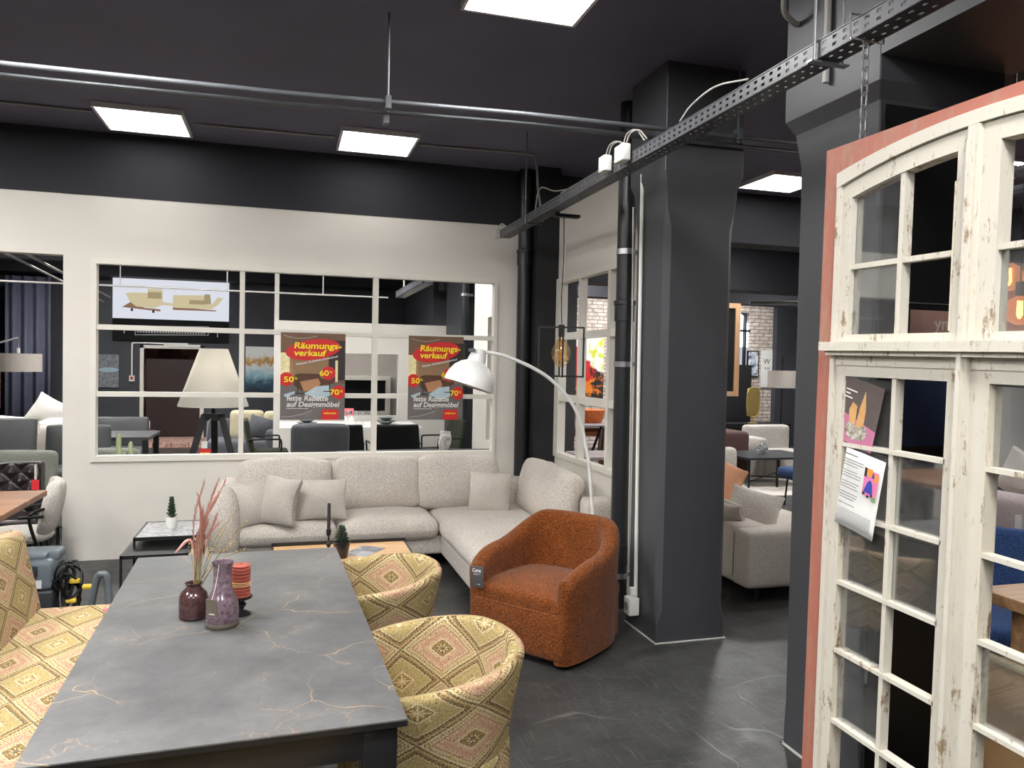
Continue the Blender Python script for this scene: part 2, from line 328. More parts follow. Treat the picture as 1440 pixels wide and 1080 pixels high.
# ------------------------------------------------------------------ mesh building
class MB:
    def __init__(s): s.v = []; s.f = []; s.k = []; s.M = Matrix.Identity(4)
    def at(s, loc=(0, 0, 0), rot=(0, 0, 0)):
        s.M = Matrix.Translation(loc) @ (Matrix.Rotation(rot[2], 4, 'Z') @ Matrix.Rotation(rot[1], 4, 'Y') @ Matrix.Rotation(rot[0], 4, 'X')); return s
    def add(s, vs, fs, k=None):
        b = len(s.v); s.v += [s.M @ Vector(p) for p in vs]; s.f += [tuple(b + i for i in f) for f in fs]
        s.k += list(k) if k else [(p[0] + p[1] * .0, p[1]) for p in vs]; return s
    def box(s, x0, y0, z0, x1, y1, z1):
        return s.add([(x0, y0, z0), (x1, y0, z0), (x1, y1, z0), (x0, y1, z0), (x0, y0, z1), (x1, y0, z1), (x1, y1, z1), (x0, y1, z1)],
                     [(0, 3, 2, 1), (4, 5, 6, 7), (0, 1, 5, 4), (1, 2, 6, 5), (2, 3, 7, 6), (3, 0, 4, 7)])
    def softbox(s, c, size, r, n=4, puff=(0, 0, 0), pinch=0, wr=0, seed=0, kuv=None):
        hx = [q / 2 for q in size]; r = min(r, min(hx) * .999)
        ax = []
        for h in hx:
            rr = [-h, -h + .12 * r, -h + .4 * r, -h + r]
            inner = [(-h + r) + (2 * h - 2 * r) * i / n for i in range(1, n)]
            ax.append(rr + inner + [-q for q in reversed(rr)])
        m = len(ax[0]); idx = {}; vs = []; fs = []
        def vid(i, j, k):
            key = (i, j, k)
            if key not in idx:
                p = Vector((ax[0][i], ax[1][j], ax[2][k]))
                cl = Vector([max(-hx[a] + r, min(hx[a] - r, p[a])) for a in range(3)])
                d = p - cl
                if d.length > 1e-9: p = cl + d.normalized() * r
                u = [max(-1, min(1, p[a] / hx[a])) for a in range(3)]
                w = [1 - q * q for q in u]
                p = Vector((p.x + puff[0] * u[0] * w[1] * w[2], p.y + puff[1] * u[1] * w[0] * w[2], p.z + puff[2] * u[2] * w[0] * w[1]))
                if pinch:
                    e = max(0, abs(u[0]) - .55) * max(0, abs(u[2]) - .55)
                    p.y *= 1 - min(.85, e * pinch)
                if wr:
                    nv = noise.noise_vector(p * 7 + Vector((seed * 3.1, seed, 0))); p += nv * wr
                idx[key] = len(vs); vs.append(p + Vector(c))
            return idx[key]
        R = range(m - 1); e = m - 1
        for i in R:
            for j in R:
                fs.append((vid(i, j, 0), vid(i, j + 1, 0), vid(i + 1, j + 1, 0), vid(i + 1, j, 0)))
                fs.append((vid(i, j, e), vid(i + 1, j, e), vid(i + 1, j + 1, e), vid(i, j + 1, e)))
                fs.append((vid(i, 0, j), vid(i + 1, 0, j), vid(i + 1, 0, j + 1), vid(i, 0, j + 1)))
                fs.append((vid(i, e, j), vid(i, e, j + 1), vid(i + 1, e, j + 1), vid(i + 1, e, j)))
                fs.append((vid(0, i, j), vid(0, i, j + 1), vid(0, i + 1, j + 1), vid(0, i + 1, j)))
                fs.append((vid(e, i, j), vid(e, i + 1, j), vid(e, i + 1, j + 1), vid(e, i, j + 1)))
        return s.add(vs, fs, [kuv(p) for p in vs] if kuv else None)
    def tube(s, pts, r, n=8, closed=False, cap=True):
        P = [Vector(p) for p in pts]; N = len(P); vs = []; fs = []
        rr = r if hasattr(r, '__len__') else [r] * N
        up = None
        for i in range(N):
            a = P[i - 1] if (i > 0 or closed) else P[i]; b = P[(i + 1) % N] if (i < N - 1 or closed) else P[i]
            t = (b - a).normalized()
            if up is None:
                up = Vector((0, 0, 1)) if abs(t.z) < .9 else Vector((1, 0, 0))
            up = (up - t * up.dot(t)).normalized(); sd = t.cross(up)
            for k in range(n):
                an = 2 * PI * k / n; vs.append(P[i] + (up * math.cos(an) + sd * math.sin(an)) * rr[i])
        L = N if closed else N - 1
        for i in range(L):
            for k in range(n):
                a = i * n + k; b = i * n + (k + 1) % n; c = ((i + 1) % N) * n + (k + 1) % n; d = ((i + 1) % N) * n + k
                fs.append((a, d, c, b))
        if cap and not closed:
            fs.append(tuple(range(n))); fs.append(tuple((N - 1) * n + k for k in reversed(range(n))))
        return s.add(vs, fs)
    def bar(s, a, b, w, h):
        a = Vector(a); b = Vector(b); t = (b - a).normalized()
        up = Vector((0, 0, 1)) if abs(t.z) < .95 else Vector((0, 1, 0))
        sd = t.cross(up).normalized(); up = sd.cross(t)
        vs = [p + sd * i * w / 2 + up * j * h / 2 for p in (a, b) for i, j in ((-1, -1), (1, -1), (1, 1), (-1, 1))]
        return s.add(vs, [(0, 1, 2, 3), (7, 6, 5, 4), (0, 4, 5, 1), (1, 5, 6, 2), (2, 6, 7, 3), (3, 7, 4, 0)])
    def lathe(s, prof, n=32, c=(0, 0, 0)):
        vs = []; fs = []; rings = []
        for r, z in prof:
            if r < 1e-6: rings.append([len(vs)]); vs.append((c[0], c[1], c[2] + z))
            else:
                rings.append(list(range(len(vs), len(vs) + n)))
                vs += [(c[0] + r * math.cos(2 * PI * k / n), c[1] + r * math.sin(2 * PI * k / n), c[2] + z) for k in range(n)]
        for A, B in zip(rings, rings[1:]):
            if len(A) == 1 and len(B) == 1: continue
            for k in range(n):
                k2 = (k + 1) % n
                if len(A) == 1: fs.append((A[0], B[k], B[k2])[::-1])
                elif len(B) == 1: fs.append((A[k], A[k2], B[0]))
                else: fs.append((A[k], A[k2], B[k2], B[k]))
        return s.add(vs, fs)
    def cyl(s, c, r, h, n=20): return s.lathe([(0, 0), (r, 0), (r, h), (0, h)], n, c)
    def ball(s, c, r, n=20, m=12):
        rx, ry, rz = r if hasattr(r, '__len__') else (r, r, r)
        vs = [(c[0], c[1], c[2] - rz)]; fs = []
        for i in range(1, m):
            a = -PI / 2 + PI * i / m
            vs += [(c[0] + rx * math.cos(a) * math.cos(2 * PI * k / n), c[1] + ry * math.cos(a) * math.sin(2 * PI * k / n), c[2] + rz * math.sin(a)) for k in range(n)]
        vs.append((c[0], c[1], c[2] + rz))
        for k in range(n): fs.append((0, 1 + (k + 1) % n, 1 + k)); fs.append((len(vs) - 1, 1 + (m - 2) * n + k, 1 + (m - 2) * n + (k + 1) % n))
        for i in range(m - 2):
            for k in range(n):
                a = 1 + i * n; fs.append((a + k, a + (k + 1) % n, a + n + (k + 1) % n, a + n + k))
        return s.add(vs, fs)
    def prism(s, poly, d0, d1, axis='z'):
        def P(a, b, d): return {'z': (a, b, d), 'y': (a, d, b), 'x': (d, a, b)}[axis]
        n = len(poly); vs = [P(a, b, d0) for a, b in poly] + [P(a, b, d1) for a, b in poly]
        fs = [tuple(range(n)), tuple(reversed(range(n, 2 * n)))] + [(i, i + n, (i + 1) % n + n, (i + 1) % n) for i in range(n)]
        return s.add(vs, fs)
    def grid(s, fn, nu, nv, kuv=None, closeu=False):
        vs = []; ks = []; fs = []
        for i in range(nu if closeu else nu + 1):
            for j in range(nv + 1):
                vs.append(fn(i / nu, j / nv)); ks.append(kuv(i / nu, j / nv) if kuv else (0, 0))
        w = nv + 1
        for i in range(nu):
            for j in range(nv):
                a = i * w + j; b = ((i + 1) % nu if closeu else i + 1) * w + j
                fs.append((a, b, b + 1, a + 1))
        return s.add(vs, fs, ks)
    def build(s, name, mat, parent=None, loc=(0, 0, 0), rot=(0, 0, 0), smooth=35, kuv=False):
        me = bpy.data.meshes.new(name); me.from_pydata([tuple(p) for p in s.v], [], s.f); me.update()
        bm = bmesh.new(); bm.from_mesh(me); bmesh.ops.recalc_face_normals(bm, faces=bm.faces); bm.to_mesh(me); bm.free()
        if kuv:
            at = me.attributes.new('kuv', 'FLOAT_VECTOR', 'POINT')
            for i, k in enumerate(s.k): at.data[i].vector = (k[0], k[1], 0)
        me.materials.append(M[mat] if isinstance(mat, str) else mat)
        if smooth:
            me.polygons.foreach_set('use_smooth', [True] * len(me.polygons)); me.set_sharp_from_angle(angle=math.radians(smooth))
        o = bpy.data.objects.new(name, me); C.objects.link(o); o.location = loc; o.rotation_euler = rot
        if parent: o.parent = parent
        return o

def tag(o, label, cat, group=None, kind=None):
    o['label'] = label; o['category'] = cat
    if group: o['group'] = group
    if kind: o['kind'] = kind
    return o
def thing(name, label, cat, loc=(0, 0, 0), rz=0, group=None, rot=None):
    o = bpy.data.objects.new(name, None); C.objects.link(o); o.location = loc; o.rotation_euler = rot or (0, 0, rz)
    o.empty_display_size = .1
    return tag(o, label, cat, group)
def struct(mb, name, mat, label, parent=None, cat='room'):
    o = mb.build(name, mat, parent, smooth=0)
    if parent is None: o['kind'] = 'structure'; o['label'] = label; o['category'] = cat
    return o
def structroot(name, label, cat):
    o = bpy.data.objects.new(name, None); C.objects.link(o); o['kind'] = 'structure'; o['label'] = label; o['category'] = cat; return o
def dup(root, loc, rz, label, group=None):
    r = root.copy(); C.objects.link(r); r.location = loc; r.rotation_euler = (0, 0, rz); r['label'] = label
    if group: r['group'] = group
    for ch in list(root.children):
        c = ch.copy(); C.objects.link(c); c.parent = r
        for g in list(ch.children):
            d = g.copy(); C.objects.link(d); d.parent = c
    return r

def text(s, size, mat, parent, name='lettering', loc=(0, 0, 0), rot=(PI / 2, 0, 0), width=None, shear=0, bold=0, align='LEFT', depth=.0004):
    cu = bpy.data.curves.new('t', 'FONT'); cu.body = s; cu.size = size; cu.shear = shear; cu.offset = bold; cu.extrude = depth; cu.align_x = align
    cu.resolution_u = 3
    o = bpy.data.objects.new('t', cu); C.objects.link(o); bpy.context.view_layer.update()
    me = bpy.data.meshes.new_from_object(o.evaluated_get(bpy.context.evaluated_depsgraph_get()))
    bpy.data.objects.remove(o); bpy.data.curves.remove(cu)
    xs = [v.co.x for v in me.vertices]
    if width and xs:
        k = width / (max(xs) - min(xs)); x0 = min(xs) if align == 'LEFT' else 0
        for v in me.vertices: v.co.x = (v.co.x - x0) * k
    me.name = name; me.materials.clear(); me.materials.append(M[mat])
    r = bpy.data.objects.new(name, me); C.objects.link(r); r.location = loc; r.rotation_euler = rot
    if parent: r.parent = parent
    return r

def ellipse(cx, cz, rx, rz, n=28, tilt=0):
    return [(cx + rx * math.cos(a) * math.cos(tilt) - rz * math.sin(a) * math.sin(tilt), cz + rx * math.cos(a) * math.sin(tilt) + rz * math.sin(a) * math.cos(tilt)) for a in [2 * PI * k / n for k in range(n)]]
def arc_pts(c, r, a0, a1, n): return [(c[0] + r * math.cos(a0 + (a1 - a0) * i / n), c[1] + r * math.sin(a0 + (a1 - a0) * i / n)) for i in range(n + 1)]
def catmull(pts, n=8):
    P = [Vector(p) for p in pts]; P = [2 * P[0] - P[1]] + P + [2 * P[-1] - P[-2]]; out = []
    for i in range(1, len(P) - 2):
        for k in range(n):
            t = k / n; a, b, c, d = P[i - 1], P[i], P[i + 1], P[i + 2]
            out.append(.5 * ((2 * b) + (c - a) * t + (2 * a - 5 * b + 4 * c - d) * t * t + (3 * b - a - 3 * c + d) * t ** 3))
    return out + [P[-2]]
EXPOSURE = 0.3
# ------------------------------------------------------------------ camera
H = 1.65
cam_d = bpy.data.cameras.new('camera'); cam = bpy.data.objects.new('camera', cam_d); C.objects.link(cam)
yaw, pitch, roll = 0.28825911, 0.0266758, 0.02031789
fw = Vector((math.sin(yaw) * math.cos(pitch), math.cos(yaw) * math.cos(pitch), -math.sin(pitch)))
r0 = Vector((math.cos(yaw), -math.sin(yaw), 0)); u0 = r0.cross(fw)
rt = r0 * math.cos(roll) + u0 * math.sin(roll); up = -r0 * math.sin(roll) + u0 * math.cos(roll)
cam.matrix_world = Matrix(((rt.x, up.x, -fw.x, 0), (rt.y, up.y, -fw.y, 0), (rt.z, up.z, -fw.z, H), (0, 0, 0, 1)))
cam_d.sensor_width = 36; cam_d.lens = 1080.2 / 1440 * 36; cam_d.clip_start = .02; cam_d.clip_end = 60
S = bpy.context.scene; S.camera = cam
S.view_settings.view_transform = 'Standard'; S.view_settings.look = 'None'; S.view_settings.gamma = 1
S.view_settings.use_curve_mapping = False; S.view_settings.exposure = EXPOSURE
w = bpy.data.worlds.new('world'); S.world = w; w.use_nodes = True
w.node_tree.nodes['Background'].inputs[0].default_value = (.9, .95, 1, 1); w.node_tree.nodes['Background'].inputs[1].default_value = .05

ZC = 3.42; YB = 6.83
# ------------------------------------------------------------------ shell
struct(MB().box(-7.2, -3.2, -.12, 14.2, 17.2, 0), 'floor', 'floor', 'dark scuffed sheet floor with pale scratches and veins', cat='floor')
struct(MB().box(-7.2, -3.2, ZC, 14.2, 17.2, ZC + .15), 'ceiling', 'ceiling', 'blue-black painted ceiling over the showroom', cat='ceiling')
struct(MB().box(-7.2, -3.2, 0, -7.0, 17.2, ZC), 'wall_left', 'dark_paint', 'dark wall on the far left side', cat='wall')
struct(MB().box(-7.0, -3.2, 0, 14.2, -3.0, ZC), 'wall_front', 'dark_paint', 'dark wall behind the viewpoint', cat='wall')
struct(MB().box(7.5, -3.0, 0, 7.62, 8.6, ZC), 'wall_right', 'dark_paint', 'dark wall of the right-hand hall', cat='wall')
struct(MB().box(14.0, 8.6, 0, 14.2, 17.0, ZC), 'wall_far_right', 'dark_paint', 'dark end wall far behind the gap', cat='wall')
# rear wall of the second room with the brown doorway
DY = 15.95
struct(MB().box(-7, DY, 0, -2.6, DY + .15, ZC).box(-1.5, DY, 0, 3.5, DY + .15, ZC).box(-2.6, DY, 1.86, -1.5, DY + .15, ZC), 'wall_rear', 'dark_paint', 'dark rear wall with picture screen and doorway', cat='wall')
struct(MB().box(-3.4, DY + 1.3, 0, -.8, DY + 1.4, 2.4), 'wall_passage', paint('salmon_passage_paint', srgb(206, 150, 128), .7), 'salmon wall seen over the brown door', cat='wall')
# partition with the lattice window and the opening on its left
mb = MB()
mb.box(-1.68, YB, 0, -1.484, YB + .12, 2.915).box(-1.484, YB, 0, 1.868, YB + .12, .794).box(-1.484, YB, 2.424, 1.868, YB + .12, 2.915)
mb.box(1.868, YB, 0, 2.2, YB + .12, 2.915).box(-3.6, YB, 2.435, -1.68, YB + .12, 2.915).box(-7, YB, 0, -3.6, YB + .12, 2.915)
struct(mb, 'wall_back', 'white_wall', 'warm white partition wall with lattice window and open doorway', cat='wall')
struct(MB().box(-7, YB - .005, 2.915, 7.5, YB + .3, ZC), 'trim_1', 'beam_dark', 'dark downstand beam over the white partition', cat='beam')
struct(MB().box(-7, 11.55, 2.9, 2.36, 11.8, ZC).box(-7, 15.5, 3.1, 2.36, DY, ZC), 'trim_3', 'beam_dark', 'dark beams across the second room', cat='beam')
struct(MB().box(2.4, 9.5, 2.75, 14, 9.9, ZC).box(2.4, 12.0, 2.8, 14, 12.4, ZC), 'trim_4', 'beam_dark', 'dark beams across the far hall', cat='beam')
def lattice(name, label, xs, zs, y0, y1, w0, frame, axis='x'):
    """xs: inner x0,x1 + vertical bars (a,b); zs: inner z0,z1 + horizontal bars"""
    root = structroot(name, label, 'window')
    (x0, x1, vb), (z0, z1, hb) = xs, zs; f0, f1, g0, g1 = frame
    def bx(m, a, b, c, d, ya=y0, yb=y1):
        if axis == 'x': m.box(a, ya, c, b, yb, d)
        else: m.box(ya, a, c, yb, b, d)
    m = MB(); bx(m, f0, f1, g0, z0, y0 - .012); bx(m, f0, f1, z1, g1, y0 - .012); bx(m, f0, x0, z0, z1, y0 - .012); bx(m, x1, f1, z0, z1, y0 - .012)
    m.build('window_frame', 'white_trim', root, smooth=0)
    for a, b in vb: m = MB(); bx(m, a, b, z0, z1); m.build('mullion', 'white_trim', root, smooth=0)
    for a, b in hb: m = MB(); bx(m, x0, x1, a, b, y0 + .004, y1 - .004); m.build('glazing_bar', 'white_trim', root, smooth=0)
    return root
lattice('window_1', 'cream lattice window frame of nine open fields behind the sofa', (-1.442, 1.838, [(-.366, -.328), (.740, .786)]), (.842, 2.378, [(1.319, 1.358), (1.856, 1.897)]), YB - .006, YB + .07, .04, (-1.484, 1.868, .794, 2.424))
# right partition between pilaster and column
RX = 2.37
mb = MB().box(RX, 4.48, 0, RX + .055, 6.72, .82).box(RX, 4.48, 2.42, RX + .055, 6.72, 3.2).box(RX, 6.66, .82, RX + .055, 6.72, 2.42).box(RX, 4.48, .82, RX + .055, 5.06, 2.42)
struct(mb, 'wall_side', 'white_wall', 'white side partition with window behind the arc lamp', cat='wall')
lattice('window_2', 'cream lattice window in the side partition behind the pendant', (5.10, 6.475, [(6.005, 6.055), (5.395, 5.445)]), (.862, 2.375, [(1.325, 1.385), (1.87, 1.93)]), RX - .006, RX + .055, .04, (5.06, 6.66, .82, 2.42), 'y')
struct(MB().box(2.165, 6.58, 0, 2.375, 6.95, ZC), 'trim_5', 'black_wall', 'black pilaster in the corner behind the sofa', cat='pilaster')
# second room: right side, inner partition, wall behind it
mb = MB().box(2.35, 6.95, 0, 2.45, 9.7, .72).box(2.35, 6.95, 2.2, 2.45, 9.7, ZC).box(2.35, 9.0, .72, 2.45, 9.7, 2.2).box(2.35, 6.95, .72, 2.45, 7.3, 2.2)
struct(mb, 'wall_side_rear', 'white_wall', 'white side wall in the second room', cat='wall')
struct(MB().box(2.35, 10.1, 0, 3.15, 11.5, ZC).box(2.35, 12.6, 0, 2.75, 15.95, ZC), 'trim_6', 'dark_paint', 'dark piers in the second room', cat='pier')
mb = MB().box(-.147, 11.5, 0, -.084, 11.6, 2.9).box(-.084, 11.5, 0, .35, 11.6, 2.2).box(.35, 11.5, 0, 1.63, 11.6, .83).box(.35, 11.5, 1.75, 1.63, 11.6, 2.2).box(1.63, 11.5, 0, 2.35, 11.6, 2.2)
struct(mb, 'wall_inner', 'white_wall', 'white inner partition with high opening in the second room', cat='wall')
mb = MB().box(-.1, 13.5, 0, .4, 13.6, 1.95).box(.4, 13.5, 1.31, 1.70, 13.6, 1.95).box(.4, 13.5, 0, 1.70, 13.6, .77).box(1.70, 13.5, 0, 2.35, 13.6, 1.95)
struct(mb, 'wall_inner_rear', 'greige_fabric', 'pale grey wall behind the inner partition', cat='wall')
fr = structroot('window_3', 'white framed dark opening deep in the second room', 'window')
MB().box(.33, 13.46, 1.31, 1.78, 13.5, 1.385).box(.33, 13.46, .70, 1.78, 13.5, .775).box(1.705, 13.46, .775, 1.78, 13.5, 1.31).box(.33, 13.46, .775, .4, 13.5, 1.31).build('window_frame', 'white_trim', fr, smooth=0)
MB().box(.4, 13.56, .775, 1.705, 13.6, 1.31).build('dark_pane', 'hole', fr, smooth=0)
# door with pink brick step
dr = structroot('door_1', 'dark brown door under a salmon passage wall, pink brick step', 'door')
MB().box(-2.62, DY - .04, 0, -2.555, DY, 1.86).box(-1.56, DY - .04, 0, -1.49, DY, 1.86).box(-2.62, DY - .04, 1.80, -1.49, DY, 1.86).build('door_frame', 'white_trim', dr, smooth=0)
MB().box(-2.53, DY + .08, .12, -1.56, DY + .12, 1.60).build('door_leaf', paint('dark_brown_door', srgb(46, 28, 26), .5), dr, smooth=0)
MB().box(-2.5, DY + 1.24, 1.62, -1.9, DY + 1.29, 1.68).box(-2.5, DY + 1.24, 1.68, -2.05, DY + 1.28, 1.85).build('wall_picture', 'red_wood', dr, smooth=0)
st = structroot('trim_7', 'pink brick step in front of the brown door', 'step')
MB().box(-2.55, 15.0, 0, -1.3, DY + .1, .10).box(-2.55, 15.5, .10, -2.35, DY + .1, .24).build('brick_step', 'step_brick', st, smooth=0)
# far hall brick wall with arched window
mb = MB().box(2.75, 14.2, 0, 8.85, 14.35, 3.0).box(9.46, 14.2, 0, 11.2, 14.35, 3.0).box(8.85, 14.2, 0, 9.46, 14.35, 1.0).box(8.85, 14.2, 2.83, 9.46, 14.35, 3.0)
struct(mb, 'wall_brick', 'brick', 'whitewashed brick wall with arched window in the far hall', cat='wall')
struct(MB().box(2.75, 14.15, 3.0, 14, 14.4, ZC).box(11.2, 14.2, 0, 14, 14.35, 3.0), 'trim_8', 'black_wall', 'black wall strip above the whitewashed brick', cat='wall')
wn = structroot('window_4', 'arched daylight window in the far brick wall', 'window')
arch = [(8.85, 2.1)] + [(9.155 + .305 * math.cos(a), 2.46 + .37 * math.sin(a)) for a in [PI - PI * k / 14 for k in range(15)]] + [(9.46, 2.1)]
MB().prism(arch, 14.29, 14.31, 'y').build('daylight_pane', glow('daylight_through_pane', (.86, .92, 1, 1), 3.0), wn, smooth=0)
MB().box(8.85, 14.29, 1.0, 9.46, 14.31, 2.1).build('frosted_pane', glow('dim_daylight_pane', (.8, .86, 1, 1), .55), wn, smooth=0)
MB().box(9.11, 14.2, 1.0, 9.18, 14.33, 2.85).box(9.33, 14.2, 1.0, 9.36, 14.33, 2.75).box(8.85, 14.2, 2.42, 9.46, 14.28, 2.46).build('glazing_bar', 'black', wn, smooth=0)
struct(MB().box(10.0, 14.05, 0, 11.5, 14.19, ZC), 'trim_9', 'dark_paint', 'dark pier beside the whitewashed brick', cat='pier')
struct(MB().box(8.4, 14.0, 0, 9.38, 14.16, 1.72), 'trim_10', 'black_wall', 'black panel below the arched window', cat='panel')
struct(MB().box(3.16, 8.9, 0, 3.46, 9.2, ZC), 'trim_11', 'dark_column', 'dark square post behind the side window', cat='pier')

# ------------------------------------------------------------------ column and pillar (chamfered, flared capitals)
def pier(name, label, x0, y0, x1, y1, zt, cap, ch=.06, zcap=.28, mat='dark_column'):
    m = MB()
    def ring(e, c): return [(x0 - e + c, y0 - e), (x1 + e - c, y0 - e), (x1 + e, y0 - e + c), (x1 + e, y1 + e - c), (x1 + e - c, y1 + e), (x0 - e + c, y1 + e), (x0 - e, y1 + e - c), (x0 - e, y0 - e + c)]
    rings = [(0, 0, .002), (.10, 0, .003), (.20, 0, ch), (zt - zcap - .12, 0, ch), (zt - zcap, 0, .006), (zt - zcap * .5, cap * .35, .004), (zt - .08, cap, .004), (zt, cap, .004), (ZC, cap, .004)]
    vs = []; fs = []
    for z, e, c in rings: vs += [(a, b, z) for a, b in ring(e, c)]
    for i in range(len(rings) - 1):
        for k in range(8): fs.append((i * 8 + k, i * 8 + (k + 1) % 8, i * 8 + 8 + (k + 1) % 8, i * 8 + 8 + k))
    m.add(vs, fs); o = m.build(name, mat, None, smooth=20); o['kind'] = 'structure'; o['label'] = label; o['category'] = 'column'; return o
pier('trim_12', 'dark grey square column with chamfered edges beside the rust armchair', 2.135, 4.087, 2.592, 4.50, 2.87, .03, .035)
struct(MB().box(2.125, 4.077, 0, 2.602, 4.089, .006).box(2.125, 4.087, 0, 2.137, 4.51, .006).box(2.59, 4.087, 0, 2.602, 4.51, .006), 'baseboard_column', 'conduit', 'pale sealant line around the foot of the grey column', cat='trim')
struct(MB().box(2.12, 2.39, 0, 2.132, 2.87, .006).box(2.12, 2.858, 0, 2.63, 2.87, .006), 'baseboard_pillar', 'conduit', 'pale sealant line around the foot of the broad pillar', cat='trim')
pier('trim_13', 'broad dark grey pillar behind the old white window frame', 2.13, 2.40, 2.62, 2.86, 2.80, .05, .01)
struct(MB().box(2.14, 2.384, .02, 2.612, 2.399, 2.72), 'trim_18', 'black', 'added black sheet that blackens the near side of the broad pillar', cat='panel')  # thin sheet added to turn this pillar face black
struct(MB().box(2.08, -3.0, 2.81, 2.70, 2.348, ZC), 'trim_14', 'dark_column', 'grey beam running towards the viewer above the old window', cat='beam')
# brownish timber ceiling part over the right-hand hall
struct(MB().box(2.75, -3, 3.36, 7.5, 4.1, 3.415), 'ceiling_side', 'brown_ceiling', 'dark red-brown ceiling over the right hall', cat='ceiling')
for i, (y, z) in enumerate(((2.2, 3.0), (3.3, 2.72))):
    struct(MB().box(4.2 + i * .6, y, z, 7.5, y + .22, z + .2), 'trim_%d' % (15 + i), 'red_wood', ['reddish timber beam high in the right hall', 'lower reddish timber beam in the right hall'][i], cat='beam')
struct(MB().box(6.9, .5, 1.9, 7.5, 6.2, 2.5), 'trim_17', 'red_wood', 'reddish wood panelling high on the right wall', cat='panel')

# ------------------------------------------------------------------ ceiling light panels
def light(x, y, label, z=ZC, s=.6, glowm='panel_glow'):
    t = thing('ceiling_light', label, 'light', (x, y, z), 0, 'square LED panels on the dark ceiling')
    h = s / 2
    MB().box(-h, -h, -.035, h, -h + .018, 0).box(-h, h - .018, -.035, h, h, 0).box(-h, -h + .018, -.035, -h + .018, h - .018, 0).box(h - .018, -h + .018, -.035, h, h - .018, 0).build('frame', 'panel_frame', t, smooth=0)
    MB().box(-h + .018, -h + .018, -.032, h - .018, h - .018, -.012).build('diffuser', glowm, t, smooth=0)
    return t
light(-1.02, 6.32, 'square ceiling light panel at left near the white partition')
light(.69, 6.28, 'square ceiling light panel right of it, above the lattice window')
light(1.11, 3.46, 'largest square ceiling light panel, cut off by the top edge', glowm='panel_glow_mid')
light(4.46, 6.25, 'square ceiling light panel seen between column and pillar')
# ------------------------------------------------------------------ unseen light panels here and in other rooms, boosted and partly added as fill
for x, y, l in [(-1.0, 3.4, 'ceiling light panel above the dining table, out of frame'), (-2.8, 5.0, 'ceiling light panel at far left of the room, out of frame'), (.9, .4, 'ceiling light panel overhead behind the viewpoint'), (-1.2, .4, 'ceiling light panel overhead left behind the viewpoint'), (.0, -1.8, 'ceiling light panel farthest behind the viewpoint'), (-2.9, 2.0, 'added fill light panel left of the kilim bench, out of frame'), (-3.0, -1.2, 'added fill light panel behind the viewpoint, far left'),  # last two are an extra row added to even out the light
                (-1.2, 9.2, 'ceiling light panel of the second room, left'), (1.0, 9.2, 'ceiling light panel of the second room, right'), (-1.2, 12.2, 'ceiling light panel of the second room, far left'), (.9, 12.6, 'ceiling light panel behind the inner partition'), (-3.6, 9.5, 'ceiling light panel beyond the open doorway'), (-3.2, 13.4, 'ceiling light panel near the dark curtains'),
                (4.2, 3.0, 'ceiling light panel of the right hall'), (5.9, 5.2, 'ceiling light panel of the right hall, farther'), (5.4, 8.2, 'ceiling light panel above the pale rug'), (8.5, 10.6, 'ceiling light panel above the brown sofa'), (4.6, 11.2, 'ceiling light panel near the colourful painting'), (6.2, 12.9, 'added fill light panel before the whitewashed brick'), (8.6, 12.9, 'added fill light panel before the arched window')]:  # last two added to lighten the far hall
    light(x, y, l, z=ZC if not (x == 4.2) else 3.36, glowm='panel_glow_mid' if x == 4.2 else 'panel_glow' if (x, y) == (.9, 12.6) else 'panel_glow_fill')

def clip(m, p, r): m.lathe([(r + .004, -.008), (r + .010, -.008), (r + .010, .008), (r + .004, .008)], 10, p)
# twin grey pipes along the beam, with hanger
for k, (y, z, l) in enumerate(((3.98, 2.99, 'upper grey ceiling pipe of the pair crossing the room'), (4.04, 2.955, 'lower grey ceiling pipe of the pair crossing the room'))):
    tag(MB().tube([(-6.9, y, z - .11), (0, y, z - .035), (1.2, y, z), (7.4, y, z + .05)], .0145, 12).build('ceiling_pipe', 'pipe_grey'), l, 'pipe', 'twin ceiling pipes')
t = thing('pipe_hanger', 'thin threaded rod hanger holding the twin pipes, above the middle light', 'pipe hanger', (.49, 3.98, 2.92))
MB().tube([(0, 0, 0), (0, 0, .5)], .006, 8).build('rod', 'pipe_grey', t)
MB().box(-.014, -.032, .01, .014, .032, .074).box(-.014, .05, -.04, .014, .11, .04).build('clamp', 'pipe_grey', t)
t = thing('pipe_hanger', 'thin rod hanger holding the twin pipes, right of the grey column', 'pipe hanger', (2.53, 3.98, 2.97))
MB().tube([(0, 0, 0), (0, 0, .45)], .006, 8).build('rod', 'pipe_grey', t)
MB().box(-.014, -.032, .01, .014, .032, .074).build('clamp', 'pipe_grey', t)
# conduits between lights
cz = ZC - .011
def conduit(name, label, pts, r=.009, mat='conduit_dim', cat='conduit', group=None, n=8):
    return tag(MB().tube(pts, r, n).build(name, mat), label, cat, group)
conduit('cable_conduit', 'thin grey conduit running left from the left ceiling light', [(-6.5, 6.24, cz), (-1.36, 6.24, cz)])
conduit('cable_conduit', 'thin grey conduit between the two ceiling lights by the partition', [(-.68, 6.30, cz), (.36, 6.28, cz)])
conduit('cable_conduit', 'thin grey conduit from right ceiling light bending down to the cable tray', catmull([(1.02, 6.25, cz), (1.5, 6.22, cz), (1.93, 6.2, cz), (2.0, 6.18, cz - .06), (2.0, 6.1, 3.1), (1.98, 5.9, 2.80)], 5))
conduit('cable_conduit', 'pale conduit along the ceiling at top, ending beside the pillar head', catmull([(1.45, 2.9, ZC - .02), (1.75, 2.86, ZC - .02), (1.95, 2.84, ZC - .02), (1.98, 2.8, 3.36), (2.06, 2.7, 3.34)], 6), .011)
